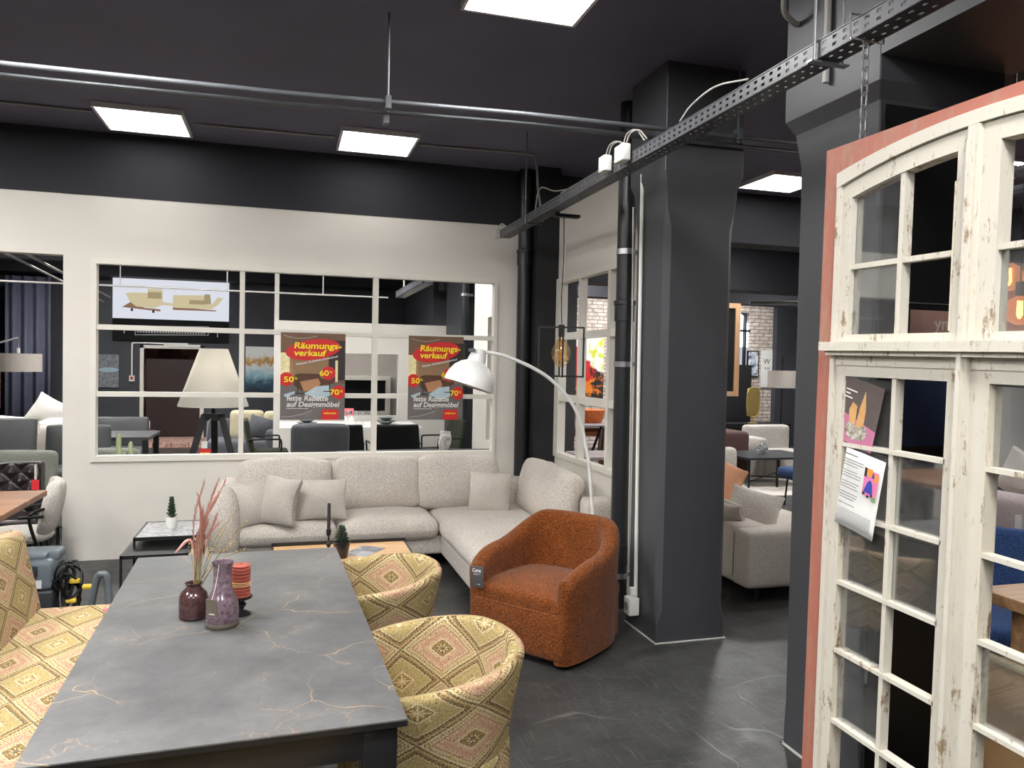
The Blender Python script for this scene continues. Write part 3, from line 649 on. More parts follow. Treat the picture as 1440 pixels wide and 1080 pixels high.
conduit('cable_conduit', 'pale looped conduit bending into the side of the pillar head', catmull([(2.10, 2.2, ZC - .02), (2.03, 2.55, 3.37), (1.98, 2.74, 3.3), (1.98, 2.80, 3.16), (2.05, 2.83, 3.12), (2.10, 2.84, 3.12)], 7), .012)
conduit('wall_conduit', 'white vertical conduit on the left face of the grey column', [(2.115, 4.33, .22), (2.115, 4.36, 1.5), (2.115, 4.38, 2.84)], .012, 'plastic_white')
conduit('wall_conduit', 'thin pale conduit beside the right black pipe', [(2.20, 4.62, .3), (2.20, 4.66, 2.2), (2.20, 4.68, 2.7)], .007, 'conduit')
conduit('wall_conduit', 'grey vertical conduit high on the pillar behind the cable tray', [(2.065, 2.63, 2.80), (2.065, 2.63, 3.4)], .014, 'conduit')
t = thing('wall_socket', 'white socket box low on the grey column, at the foot of the white conduit', 'socket', (2.09, 4.33, .10))
MB().softbox((0, 0, .06), (.07, .085, .11), .008, 2).build('housing', 'plastic_white', t)
MB().at((-.036, 0, .06), (0, -PI / 2, 0)).cyl((0, 0, 0), .026, .004, 18).build('socket_face', 'conduit_dim', t)
MB().softbox((-.0, 0, .15), (.03, .03, .05), .005, 2).build('cable_gland', 'plastic_white', t)
# black downpipes
def downpipe(label, x, y, r, z0, z1, cols, steel):
    t = thing('drain_pipe', label, 'pipe', (x, y, 0))
    MB().tube([(0, 0, z0), (0, 0, z1)], r, 24).build('pipe', 'pipe_black', t)
    for z in cols:
        MB().lathe([(r, -.07), (r + .008, -.068), (r + .008, .04), (r + .014, .042), (r + .014, .07), (r, .075)], 24, (0, 0, z)).build('socket_collar', 'pipe_black', t)
    for z in steel:
        MB().lathe([(r, -.018), (r + .006, -.018), (r + .006, .018), (r, .018)], 24, (0, 0, z)).box(r, -.015, z - .014, r + .05, .015, z + .014).build('pipe_clamp', 'steel', t)
downpipe('black drain pipe in the corner beside the lattice window', 2.10, 6.755, .062, 0, ZC, [2.62], [])
downpipe('thick black drain pipe between side window and grey column', 2.21, 4.80, .060, 0, ZC, [2.02, .36], [2.42, 1.66, .22])
downpipe('black pipe at the pier of the second room', 2.29, 10.0, .055, 0, ZC, [1.9], [2.55])
conduit('wall_conduit', 'white conduit on the pier in the second room', [(2.335, 10.3, 0.1), (2.335, 10.3, 3.3)], .012, 'plastic_white')
# perforated cable tray
def tray(label, x, y0, y1, z, w=.09, h=.062, holes=True):
    t = thing('cable_tray', label, 'cable tray', (x, y0, z)); L = y1 - y0; th = .003
    def side(fn, wd):
        m = MB(); pitch = .05; n = int(L / pitch); rows = [wd * .30, wd * .70]; hl, hh = .020, .0055
        def q(a, b, c, d): m.add([fn(a, c), fn(b, c), fn(b, d), fn(a, d)], [(0, 1, 2, 3)])
        zs = [0, rows[0] - hh, rows[0] + hh, rows[1] - hh, rows[1] + hh, wd]
        for a, b in ((0, 1), (2, 3), (4, 5)): q(0, L, zs[a], zs[b])
        for k in range(n + 1):
            y = k * pitch
            for (a, b, o) in ((1, 2, 0), (3, 4, .5)):
                q(min(L, y + o * .0), min(L, y + (pitch - hl)), zs[a], zs[b])
        return m
    if holes:
        for nm, fn, wd in (('side_wall', lambda a, b: (0, a, b), h), ('side_wall', lambda a, b: (w, a, b), h), ('perforated_base', lambda a, b: (b, a, 0), w)):
            o = side(fn, wd).build(nm, 'tray', t, smooth=0)
            md = o.modifiers.new('thick', 'SOLIDIFY'); md.thickness = th; md.offset = 0
    else: MB().box(0, 0, 0, w, L, .004).box(0, 0, 0, .004, L, h).box(w - .004, 0, 0, w, L, h).build('side_wall', 'tray', t, smooth=0)
    MB().box(-.004, -.0, h - .004, .010, L, h).box(w - .010, 0, h - .004, w + .004, L, h).build('rim', 'tray', t, smooth=0)
    return t
tray('long perforated grey cable tray hanging under the ceiling, running past both columns', 1.75, -1.5, 6.36, 2.722)
tt = tray('perforated cable tray end hanging high in the second room', 1.37, 8.0, 10.0, 2.47, .12, .08, holes=False)
for y in (.3, 1.7): MB().tube([(.06, y, 0), (.06, y, .95)], .01, 8).build('rod', 'conduit_dim', tt)
for y, z in ((5.9, 0), (4.3, 0), (1.2, 0)):
    pass
t = thing('tray_hanger', 'pair of thin rods hanging the cable tray near the pillar', 'hanger', (1.795, 2.28, 2.715))
MB().tube([(-.055, 0, -.006), (-.055, 0, .68)], .005, 8).build('rod', 'steel', t); MB().tube([(.06, 0, -.006), (.06, 0, .68)], .005, 8).build('rod', 'steel', t); MB().box(-.075, -.014, -.006, .08, .014, 0.0).build('bracket', 'steel', t, smooth=0)
t = thing('tray_hanger', 'rod hanger holding the far end of the cable tray', 'hanger', (1.795, 5.6, 2.715))
MB().tube([(-.055, 0, -.006), (-.055, 0, .69)], .004, 8).box(-.075, -.012, -.006, .075, .012, 0.0).build('rod', 'pipe_grey', t)
# junction boxes
for k, (y, z, w_, l) in enumerate(((4.03, 2.735, .085, 'small white junction box on the cable tray, left of two'), (3.80, 2.735, .11, 'larger white junction box on the cable tray, right of two'))):
    t = thing('junction_box', l, 'junction box', (1.735, y, z), 0, 'white junction boxes on the tray')
    MB().softbox((-.02, 0, .045), (.05, w_, .09), .008, 2).build('housing', 'plastic_white', t)
    MB().tube(catmull([(-.01, -.02, .085), (0, -.05, .14), (.03, -.09, .15), (.05, -.15, .09)], 6), .0045, 8).tube(catmull([(-.01, .02, .085), (.0, -.01, .15), (.03, -.06, .16), (.05, -.12, .09)], 6), .004, 8).build('cable', 'conduit_dim', t)
t = thing('junction_box', 'round white junction box at the far end of the cable tray', 'junction box', (1.735, 6.36, 2.735), 0, 'white junction boxes on the tray')
MB().softbox((0, .01, .02), (.07, .04, .08), .015, 2).build('housing', 'conduit', t)
MB().tube(catmull([(0, 0, .06), (.02, -.03, .10), (.05, -.08, .07)], 6), .005, 8).build('cable', 'conduit', t)
conduit('loose_cable', 'loose grey cable rising out of the tray near the pendant', catmull([(1.78, 5.5, 2.76), (1.80, 5.45, 2.95), (1.80, 5.1, 2.86), (1.80, 4.7, 2.80)], 6), .005, 'conduit_dim', 'cable')
conduit('loose_cable', 'thin cable lying on the tray rim in its middle', catmull([(1.755, 3.25, 2.795), (1.73, 3.1, 2.82), (1.73, 2.9, 2.835), (1.755, 2.7, 2.80)], 6), .004, 'conduit', 'cable')
# steel chain that carries the old window
t = thing('hanging_chain', 'steel link chain from cable tray down to the old window frame', 'chain', (1.79, 2.09, 2.385))
n = 9; m = MB()
for k in range(n):
    z = .02 + k * .040; a = (k % 2) * PI / 2
    pts = []
    for j in range(16):
        q = 2 * PI * j / 16; x = .011 * math.cos(q); zz = .015 * math.sin(q) + (.010 if math.sin(q) > 0 else -.010)
        pts.append((x * math.cos(a), x * math.sin(a), z + zz))
    m.tube(pts, .0036, 6, True)
m.build('chain_links', 'steel', t)
MB().tube([(-.06, 0, .335), (-.062, 0, .41), (.07, 0, .41), (.068, 0, .33), (-.06, 0, .335)], .0045, 6).build('wire_loop', 'steel', t)
# fluorescent style pipes in the second room
conduit('ceiling_pipe', 'thin suspended rail across the second room', [(-6.5, 11.0, 2.55), (1.4, 11.0, 2.55)], .012, 'conduit', 'pipe')
t = thing('pipe_hanger', 'two thin drop rods holding the suspended rail of the second room', 'hanger', (-2.05, 11.0, 2.55))
for x in (0, 1.3, 2.55): MB().tube([(x, 0, 0), (x, 0, .5 if x else .85)], .008, 6).build('rod', 'conduit', t)
conduit('ceiling_pipe', 'upper pale rail slanting across the dark room on the left', [(-3.2, 10, 2.98), (-3.0, 15.2, 2.68)], .02, 'conduit_dim', 'pipe')
conduit('ceiling_pipe', 'lower pale rail slanting across the dark room on the left', [(-3.28, 10, 2.90), (-3.1, 15.2, 2.60)], .018, 'conduit_dim', 'pipe')
conduit('ceiling_pipe', 'pair of grey pipes high in the right hall, upper', [(4.4, 1.0, 2.92), (4.4, 4.2, 2.92)], .035, 'pipe_grey', 'pipe')
conduit('ceiling_pipe', 'pair of grey pipes high in the right hall, lower', [(4.4, 1.0, 2.80), (4.4, 4.2, 2.80)], .035, 'pipe_grey', 'pipe')
def W(mb, name, mat, parent, **k):
    return mb.build(name, mat, parent, loc=tuple(-q for q in parent.location), **k)

# ------------------------------------------------------------------ dining table
t = thing('dining_table', 'dining table with grey gold-veined stone top and black frame', 'table', (-.152, 2.786, 0), .033)
hw, hl = .427, .918
MB().softbox((0, 0, .7575), (2 * hw, 2 * hl, .005), .001, 1).build('tabletop', 'stone', t)
MB().box(-hw + .0005, -hl + .0005, .741, hw - .0005, hl - .0005, .755).build('edge_plate', 'black', t, smooth=0)
a = .022
MB().box(-hw + a, -hl + a, .660, hw - a, -hl + a + .03, .741).box(-hw + a, hl - a - .03, .660, hw - a, hl - a, .741).box(-hw + a, -hl + a, .660, -hw + a + .03, hl - a, .741).box(hw - a - .03, -hl + a, .660, hw - a, hl - a, .741).build('apron', 'black_metal', t, smooth=0)
for sx in (-1, 1):
    for sy in (-1, 1):
        MB().softbox((sx * (hw - a - .042), sy * (hl - a - .042), .37), (.086, .086, .736), .006, 1).build('leg', 'black_metal', t)

# ------------------------------------------------------------------ things on the table
TZ = .760
t = thing('vase', 'squat dark plum glazed vase holding dried grasses', 'vase', (-.288, 2.80, TZ))
MB().lathe([(0, 0), (.040, 0), (.047, .006), (.0475, .05), (.047, .072), (.043, .086), (.030, .100), (.024, .106), (.0235, .112), (.028, .118), (.029, .121), (.025, .122), (.021, .116), (.021, .108), (.036, .085), (.041, .02), (0, .012)], 40).build('body', 'plum_glaze', t)
t = thing('vase', 'tall bottle-shaped mauve glazed vase with a hanging tag', 'vase', (-.188, 2.69, TZ))
MB().lathe([(0, 0), (.044, 0), (.050, .006), (.0525, .014), (.0525, .06), (.050, .082), (.043, .102), (.033, .122), (.029, .140), (.0285, .175), (.030, .196), (.034, .212), (.035, .215), (.031, .214), (.026, .196), (.025, .14), (.045, .06), (.045, .02), (0, .012)], 44).build('body', 'mauve_glaze', t)
MB().lathe([(.0445, -.0005), (.0506, .006), (.0532, .0135), (.0530, .020), (.0524, .019)], 44).build('foot', 'tag_olive', t)
MB().at((-.030, -.047, .078), (.12, 0, -.5)).box(-.019, -.001, -.030, .019, .001, .028).build('tag', 'tag_olive', t, smooth=0)
MB().at((-.030, -.047, .078), (.12, 0, -.5)).box(-.010, -.0018, -.024, .010, -.001, -.021).build('tag_print', 'paper_white', t, smooth=0)
MB().tube(catmull([(-.0295, -.0475, .103), (-.020, -.039, .14), (-.012, -.032, .19), (-.010, -.033, .2145)], 4), .0010, 5).build('tag_string', 'paper_white', t)
t = thing('candle_holder', 'small smoky glass candle stand under the red ribbed candle', 'candle holder', (-.136, 2.80, TZ))
MB().lathe([(0, 0), (.034, 0), (.036, .004), (.026, .010), (.011, .016), (.010, .022), (.018, .032), (.019, .038), (.011, .046), (.013, .051), (.034, .056), (.039, .060), (.038, .064), (.030, .062), (0, .061)], 36).build('stand', paint('smoky_mirror_glass', srgb(64, 62, 66), .12, .7), t)
t = thing('candle', 'coral red ribbed pillar candle on glass stand', 'candle', (-.136, 2.80, TZ + .0625))
prof = [(0, 0), (.028, 0)]
for k in range(9): prof += [(.0315, k * .0115 + .002), (.0320, k * .0115 + .006), (.0315, k * .0115 + .009), (.0275, k * .0115 + .0108)]
prof += [(.031, .107), (.031, .110), (.026, .113), (0, .112)]
MB().lathe(prof, 40).build('wax', 'terracotta', t)
m = MB()
for k in range(3): m.lathe([(.0322, .040 + k * .006), (.0334, .0415 + k * .006), (.0322, .043 + k * .006)], 30)
m.build('twine', 'grass_yellow', t); MB().tube([(0, 0, .111), (.002, 0, .120)], .001, 5).build('wick', 'black', t)
# dried grasses
t = thing('dried_grass', 'bunch of dried pink grasses and stems standing in the squat vase', 'dried flowers', (-.288, 2.80, TZ + .10))
rr = random.Random(3); O = Vector((0, 0, -.06))
def stem(m, tip, r=.0016, bend=.02, n=6):
    tip = Vector(tip); p1 = Vector((tip.x * .18 + rr.uniform(-.006, .006), tip.y * .2 + rr.uniform(-.006, .006), .02)); mid = tip * .6 + Vector((rr.uniform(-bend, bend), rr.uniform(-bend, bend), .02))
    pts = catmull([O, p1, mid, tip], n); m.tube(pts, [r * (1 - .55 * i / (len(pts) - 1)) for i in range(len(pts))], 5); return pts
m = MB(); mp = MB()
for k in range(13):
    tip = (.062 + rr.uniform(-.05, .028), rr.uniform(-.02, .05), .27 + rr.uniform(-.09, .085))
    if k == 0: tip = (.090, .02, .352)
    pts = stem(m, tip, .0015)
    for p, q in zip(pts[9:], pts[10:]):
        for j in range(9):
            d = (q - p).normalized() * .018 + Vector((rr.uniform(-.006, .006), rr.uniform(-.006, .006), rr.uniform(-.002, .006)))
            mp.tube([p.lerp(q, j / 5), p.lerp(q, j / 5) + d], [.0012, .0003], 4)
m.build('stem', 'grass_green', t); o = mp.build('pink_plume', 'grass_pink', t); o['kind'] = 'stuff'
m = MB(); mp = MB()
for k, tip in enumerate([(.125, .03, .245), (.17, .0, .225), (.10, .05, .20), (.16, -.02, .13), (.13, .02, .15), (.02, .03, .19), (-.01, .02, .16), (.09, -.03, .10), (.06, -.02, .14)]):
    pts = stem(m, tip, .0014)
    for p in pts[-7:]:
        for j in range(3): mp.ball(p + Vector((rr.uniform(-.008, .008), rr.uniform(-.008, .008), rr.uniform(-.006, .006))), .0021, 6, 4)
m.build('side_stem', 'grass_green', t); o = mp.build('yellow_bloom', 'grass_yellow', t); o['kind'] = 'stuff'
m = MB(); pts = catmull([O, (.0, .0, .02), (-.004, .01, .13), (-.02, .01, .165), (-.06, .0, .125)], 6)
m.tube(pts, [.0012] * 14 + [.002 + .0035 * math.sin(PI * i / (len(pts) - 15)) for i in range(len(pts) - 14)], 6)
m.build('rose_plume', 'grass_rose', t)

# ------------------------------------------------------------------ barrel shells
def barrel(a, b, p, phi0, th, ztop, zb, flare=0, n=56, zin=None):
    """shell around the back (-x); returns MB with kuv. ztop(q) with q in [-1,1]"""
    m = MB()
    def plan(ph, g=0):
        c, s_ = math.cos(ph), math.sin(ph)
        return Vector((-(a + g) * math.copysign(abs(c) ** (2 / p), c), (b + g) * math.copysign(abs(s_) ** (2 / p), s_), 0))
    secs = []; arc = 0; prev = None
    for i in range(n + 1):
        q = -1 + 2 * i / n; ph = q * phi0; P = plan(ph); T = (plan(ph + .01) - plan(ph - .01)).normalized(); N = Vector((T.y, -T.x, 0))
        if N.dot(P) < 0: N = -N
        if prev is not None: arc += (P - prev).length
        prev = P; secs.append((P, N, T, q, arc, 0, 1))
    ends = 5
    pre = [(secs[0][0], secs[0][1], secs[0][2], -1, 0, -math.sin(PI / 2 * k / ends), max(.02, math.cos(PI / 2 * k / ends))) for k in range(ends, 0, -1)]
    post = [(secs[-1][0], secs[-1][1], secs[-1][2], 1, arc, math.sin(PI / 2 * k / ends), max(.02, math.cos(PI / 2 * k / ends))) for k in range(1, ends + 1)]
    allS = pre + secs + post; K = 0; rows = []
    for P, N, T, q, u, e, sc_ in allS:
        zt = ztop(q); h = zt - zb; t2 = th / 2 * sc_; pts = []
        cz = zt - th / 2
        prof = [(t2, z_) for z_ in [zb + (cz - zb) * k / 7 for k in range(8)]]
        prof += [(t2 * math.cos(g), cz + th / 2 * (1 if sc_ > .5 else .8) * math.sin(g)) for g in [PI * k / 7 for k in range(1, 7)]]
        prof += [(-t2, z_) for z_ in [cz - (cz - zb) * k / 7 for k in range(8)]]
        row = []
        for off, z_ in prof:
            f = flare * max(0.0, (z_ - zb) / h) ** 1.3
            pos = P + N * (off - th / 2 + f) + T * (e * th / 2); row.append(((pos.x, pos.y, z_), (u + e * th / 2, z_ + (0.13 if off < 0 else 0))))
        rows.append(row)
    L = len(rows[0]); vs = [r[0] for row in rows for r in row]; ks = [r[1] for row in rows for r in row]; fs = []
    for i in range(len(rows) - 1):
        for j in range(L):
            A = i * L + j; B = i * L + (j + 1) % L; fs.append((A, A + L, B + L, B))
    fs.append(tuple(range(L))); fs.append(tuple(reversed(range((len(rows) - 1) * L, len(rows) * L))))
    return m.add(vs, fs, ks)
def disc_seat(rx, ry, z0, z1, dome=.02, p=2.3, n=48):
    m = MB(); r_ = .02
    prof = [(0, z0), (.9, z0), (.97, z0 + .01), (1.0, z0 + .03), (1.0, z1 - .03), (.985, z1 - .012), (.95, z1), (.8, z1 + dome * .5), (.5, z1 + dome * .85), (0, z1 + dome)]
    vs = []; fs = []; ks = []
    for s_, z_ in prof:
        for k in range(n):
            g = 2 * PI * k / n; c, q = math.cos(g), math.sin(g)
            x = rx * s_ * math.copysign(abs(c) ** (2 / p), c); y = ry * s_ * math.copysign(abs(q) ** (2 / p), q)
            vs.append((x, y, z_)); ks.append((y, x) if s_ < .96 else (g * (rx + ry) / 2, z_))
    for i in range(len(prof) - 1):
        for k in range(n): fs.append((i * n + k, i * n + (k + 1) % n, (i + 1) * n + (k + 1) % n, (i + 1) * n + k))
    return m.add(vs, fs, ks)
def make_kilim_chair(label, loc, rz):
    t = thing('kilim_chair', label, 'chair', loc, rz, 'kilim-patterned barrel chairs at the stone table')
    def zt(q): return .735 - .065 * max(0, abs(q) - .25) ** 1.2 / .75 ** 1.2
    barrel(.27, .275, 2.2, math.radians(128), .055, zt, .425, .055).build('shell', 'kilim', t, smooth=60, kuv=True)
    disc_seat(.275, .275, .30, .445, .022).build('seat', 'kilim', t, smooth=60, kuv=True)
    MB().cyl((0, 0, .06), .028, .245, 20).build('column', 'black_metal', t)
    for k in range(4):
        g = PI / 4 + k * PI / 2; c, s_ = math.cos(g), math.sin(g)
        MB().tube([(0, 0, .07), (.14 * c, .14 * s_, .045), (.27 * c, .27 * s_, .016)], [.018, .016, .014], 8).build('leg', 'black_metal', t)
    return t
kc = make_kilim_chair('kilim-patterned barrel chair in the foreground, right of the table\'s near corner', (.455, 2.47, 0), PI + .08)
dup(kc, (.375, 3.44, 0), PI - .02, 'kilim-patterned barrel chair by the table\'s far right corner, below the oak coffee table')
dup(kc, (-.10, 1.60, 0), PI / 2, 'kilim-patterned chair at the near table end, only an arm tip in view')

# ------------------------------------------------------------------ kilim bench on the left
t = thing('kilim_bench', 'long kilim-patterned upholstered bench with backrest left of the table', 'bench', (-.86, 3.0, 0))
MB().softbox((0, 0, .40), (.56, 2.10, .14), .05, 8, (0, 0, .012), kuv=lambda p: (p[1] * .9 + .07, p[0] * .9 + p[2] * .9)).build('seat', 'kilim', t, kuv=True)
m = MB(); m.at((-.30, 0, .57), (0, -.20, 0)); m.softbox((0, 0, 0), (.13, 2.12, .54), .05, 8, (.02, 0, .01), kuv=lambda p: (p[1] * .9 + .1, p[2] + .05 - p[0] * .8)); m.build('backrest', 'kilim', t, kuv=True)
MB().box(-.24, -.95, .28, .22, .95, .335).build('frame', 'black_metal', t, smooth=0)
for sx in (-.2, .18):
    for sy in (-.85, .85): MB().tube([(sx, sy, 0), (sx, sy, .30)], .016, 10).build('leg', 'black_metal', t)
MB().at((.13, .86, .487), (0, 0, .5)).box(-.045, -.03, 0, .045, .03, .002).build('price_tag', paint('pink_price_tag', srgb(226, 84, 118), .6), t, smooth=0)

# ------------------------------------------------------------------ rust armchair
t = thing('barrel_armchair', 'rust orange chenille barrel armchair with swing tag, before the sofa', 'armchair', (1.475, 4.235, 0), math.radians(217))
def zt(q):
    e = min(1, max(0, (abs(q) - .24) / .70)); e = e * e * (3 - 2 * e); return .725 - .185 * e - .05 * (max(0, abs(q) - .82) / .18) ** 2
barrel(.415, .365, 3.0, math.radians(118), .10, zt, .03, .02, 64).build('shell', 'rust', t, smooth=60)
m = MB()
def seatfn(u, v):
    return None
front = .30
m.softbox((-.02, 0, .175), (.62, .66, .27), .03, 6); m.build('base', 'rust', t)
m = MB(); m.softbox((-.028, 0, .325), (.62, .66, .10), .03, 8, (.0, 0, .050)); m.build('seat_cushion', 'rust', t)
MB().tube(catmull([(.283, -.30, .290), (.285, 0, .290), (.283, .30, .290)], 6), .004, 6).build('piping', paint('dark_rust_piping', srgb(74, 34, 14), .8), t)
MB().cyl((0, 0, 0), .25, .032, 36).build('swivel_base', 'black_metal', t)
tg = MB().at((.318, -.245, .425), (0.06, .0, 1.85)).softbox((0, 0, 0), (.078, .004, .125), .002, 1).build('swing_tag', 'tag_grey', t)
Mx = Matrix.Translation((.318, -.245, .425)) @ Matrix.Rotation(1.85, 4, 'Z') @ Matrix.Rotation(.06, 4, 'X')
def on_tag(o, x, z): o.matrix_local = Mx @ Matrix.Translation((x, -.0026, z)) @ Matrix.Rotation(PI / 2, 4, 'X'); return o
on_tag(text('Core', .030, 'paper_white', tg, 'lettering', width=.052, bold=.0008), -.030, .028)
on_tag(text('freistil', .007, 'paper_white', tg, 'lettering', width=.018), -.002, -.045) if False else None
o = MB().box(-.022, -.0028, .016, .018, -.002, .0175).box(-.022, -.0028, .012, .004, -.002, .0132).box(.0, -.0028, -.044, .018, -.002, -.041).build('small_print', 'paper_white', tg, smooth=0); o.matrix_local = Mx

# ------------------------------------------------------------------ corner sofa
t = thing('corner_sofa', 'cream chenille L-shaped corner sofa along the white partition', 'sofa', (.85, 6.2, 0))
def sb(x0, y0, z0, x1, y1, z1, r=.05, n=6, puff=(0, 0, 0), wr=0, seed=0): return MB().softbox(((x0 + x1) / 2, (y0 + y1) / 2, (z0 + z1) / 2), (x1 - x0, y1 - y0, z1 - z0), r, n, puff, 0, wr, seed)
W(sb(-.40, 6.02, .11, 1.24, 6.76, .28, .03), 'base', 'cream_fabric', t); W(sb(1.215, 4.92, .11, 2.07, 6.76, .28, .03), 'base', 'cream_fabric', t)
W(sb(-.36, 5.95, .24, .405, 6.60, .40, .078, 8, (.0, .014, .035), .006, 1), 'seat_cushion', 'cream_fabric', t)
W(sb(.40, 5.95, .24, 1.205, 6.60, .40, .078, 8, (.0, .014, .040), .006, 2), 'seat_cushion', 'cream_fabric', t)
W(sb(1.205, 4.88, .24, 2.10, 6.62, .40, .075, 8, (.012, .01, .040), .005, 3), 'seat_cushion', 'cream_fabric', t)
W(sb(-.44, 6.62, .11, 2.30, 6.80, .62, .05), 'back_frame', 'cream_fabric', t); W(sb(2.14, 5.16, .11, 2.33, 6.80, .62, .05), 'back_frame', 'cream_fabric', t)
# rounded left arm
m = MB()
for i in range(1): pass
def armfn(u, v):
    g = 2 * PI * v; cx, cz = -.415, .40; rx, rz = .115, .30 - .03 * u
    y = 5.90 + .84 * u; e = min(1, .25 + 2.2 * math.sqrt(max(0, u * (1 - u) * 1.0 + .0)) ) if False else 1
    c, s_ = math.cos(g), math.sin(g); k = 1 - .75 * max(0, 1 - u / .06) ** 2 - .5 * max(0, (u - .94) / .06) ** 2
    return (cx + rx * k * math.copysign(abs(c) ** .8, c), y, cz + (rz * k) * math.copysign(abs(s_) ** .8, s_))
m.grid(armfn, 24, 32); m.f.append(tuple(range(33))); m.f.append(tuple(24 * 33 + k for k in reversed(range(33)))); W(m, 'arm', 'cream_fabric', t, smooth=70)
def backc(cx, cy, cz, w_, h_, d_, lean, rz, seed):
    m = MB(); m.at((cx, cy, cz), (lean, 0, rz)); m.softbox((0, 0, 0), (w_ - .012, d_, h_), .072, 9, (.004, .055, .018), 0, .013, seed); W(m, 'back_cushion', 'cream_fabric', t, smooth=60)
backc(.02, 6.55, .605, .765, .43, .15, -.16, 0, 4); backc(.775, 6.54, .615, .73, .43, .16, -.16, 0, 5); backc(1.46, 6.53, .61, .74, .44, .17, -.14, .02, 6)
backc(2.05, 5.84, .615, 1.12, .44, .17, -.18, -PI / 2, 7)
W(sb(2.10, 5.12, .42, 2.34, 5.30, .68, .05), 'arm', 'cream_fabric', t)
for x, y in ((-.34, 6.08), (1.09, 6.06), (-.34, 6.7), (1.30, 5.0), (2.0, 5.0), (2.22, 6.7), (1.2, 6.7)):
    W(MB().box(x - .02, y - .02, 0, x + .02, y + .02, .13), 'leg', 'black_metal', t, smooth=0)
def pillow(label, x, y, z, w_, h_, d_, rot, seed, mat='cream_pillow', group=None, name='throw_pillow', wr=.008, cat='pillow'):
    m = MB(); m.softbox((0, 0, 0), (w_, .035, h_), .017, 10, (-.022, d_, -.022), 0, wr, seed)
    return tag(m.build(name, mat, None, (x, y, z), rot, 70), label, cat, group)
G = 'loose pillows on the corner sofa'
pillow('cream throw pillow against the left arm of the corner sofa', -.225, 6.08, .555, .36, .36, .075, (-.34, -.10, .30), 11, group=G)
pillow('crumpled cream pillow turned sideways between two others on the corner sofa', -.02, 6.00, .585, .30, .37, .085, (-.25, .07, -.55), 12, group=G, wr=.016)
pillow('square cream pillow, rightmost of the three at the left end of the sofa',   .285, 6.10, .565, .39, .33, .075, (-.36, -.02, -.08), 13, group=G)
pillow('single cream pillow leaning in the corner of the sofa', 1.66, 6.20, .565, .36, .35, .075, (-.34, .06, -.25), 14, group=G)

# ------------------------------------------------------------------ coffee table and its things
t = thing('coffee_table', 'low oak-topped coffee table with black frame in front of the sofa', 'coffee table', (.385, 5.14, 0))
W(MB().box(-.055, 4.885, .365, .820, 5.385, .382), 'tabletop', 'oak', t, smooth=0)
W(MB().box(-.07, 4.87, .345, .835, 4.885, .385).box(-.07, 5.385, .345, .835, 5.40, .405).box(-.07, 4.885, .345, -.055, 5.385, .385).box(.820, 4.885, .345, .835, 5.385, .385), 'rim', 'black_metal', t, smooth=0)
W(MB().box(-.055, 4.885, .08, .82, 5.385, .095), 'lower_shelf', 'black', t, smooth=0)
for x in (-.0625, .8275):
    for y in (4.8775, 5.3925): W(MB().box(x - .0125, y - .0125, 0, x + .0125, y + .0125, .346), 'leg', 'black_metal', t, smooth=0)
t = thing('candlestick', 'slim black candlestick with black taper candle on the coffee table', 'candlestick', (.292, 5.16, .382))
MB().lathe([(0, 0), (.035, 0), (.035, .004), (.010, .012), (.006, .03), (.014, .045), (.018, .055), (.012, .066), (.006, .078), (.006, .105), (.015, .118), (.017, .150), (.013, .152), (0, .150)], 20).build('stand', 'black', t)
MB().lathe([(.0115, .15), (.011, .31), (.008, .325), (0, .327)], 16).build('taper_candle', paint('black_wax', srgb(48, 48, 48), .5), t)
def rosette(t, z0, hgt, r, nl, mat, rs=1):
    q = random.Random(rs); m = MB()
    for k in range(nl):
        f = k / nl; g = k * 2.4; z = z0 + hgt * f; L = r * (1 - .55 * f); d = Vector((math.cos(g), math.sin(g), .75 + .5 * f))
        c = Vector((0, 0, z)); e = c + d.normalized() * L
        m.tube([c, c.lerp(e, .35), c.lerp(e, .75), e], [.004, .0085 * r / .05, .006 * r / .05, .0006], 6)
    m.tube([(0, 0, z0 - .01), (0, 0, z0 + hgt)], .005, 6)
    o = m.build('foliage', mat, t); return o
t = thing('potted_succulent', 'dark pot with spiky succulent on the oak coffee table', 'plant', (.365, 5.0, .382))
MB().lathe([(0, 0), (.034, 0), (.038, .006), (.052, .085), (.055, .098), (.055, .104), (.050, .104), (.047, .092), (0, .090)], 30).build('pot', 'dark_pot', t)
rosette(t, .095, .10, .062, 34, 'succulent')
t = thing('magazine', 'grey photo magazine lying on the oak coffee table', 'magazine', (.525, 5.13, .382), -.62)
MB().box(-.085, -.125, 0, .085, .125, .006).build('pages', 'paper_white', t, smooth=0)
MB().box(-.085, -.125, .006, .085, .125, .0068).build('cover', speckle('grey_photo_cover', srgb(76, 78, 86), srgb(168, 168, 172), 9), t, smooth=0)

# ------------------------------------------------------------------ nesting side tables
def side_table(label, x0, y0, x1, y1, z, top, tm):
    t = thing('side_table', label, 'side table', ((x0 + x1) / 2, (y0 + y1) / 2, 0), 0, 'nesting side tables'); b = .014
    W(MB().box(x0 + b, y0 + b, z - .022, x1 - b, y1 - b, z - .002), top, tm, t, smooth=0)
    m = MB()
    for zz in (z - .022, .012):
        m.box(x0, y0, zz, x1, y0 + b, zz + .022).box(x0, y1 - b, zz, x1, y1, zz + .022).box(x0, y0, zz, x0 + b, y1, zz + .022).box(x1 - b, y0, zz, x1, y1, zz + .022)
    W(m, 'frame', 'black_metal', t, smooth=0)
    for x in (x0 + b / 2, x1 - b / 2):
        for y in (y0 + b / 2, y1 - b / 2): W(MB().box(x - b / 2, y - b / 2, 0, x + b / 2, y + b / 2, z), 'leg', 'black_metal', t, smooth=0)
    return t
side_table('taller black wire-frame side table with speckled grey stone top left of the sofa', -.905, 5.30, -.525, 5.80, .50, 'stone_top', 'terrazzo')
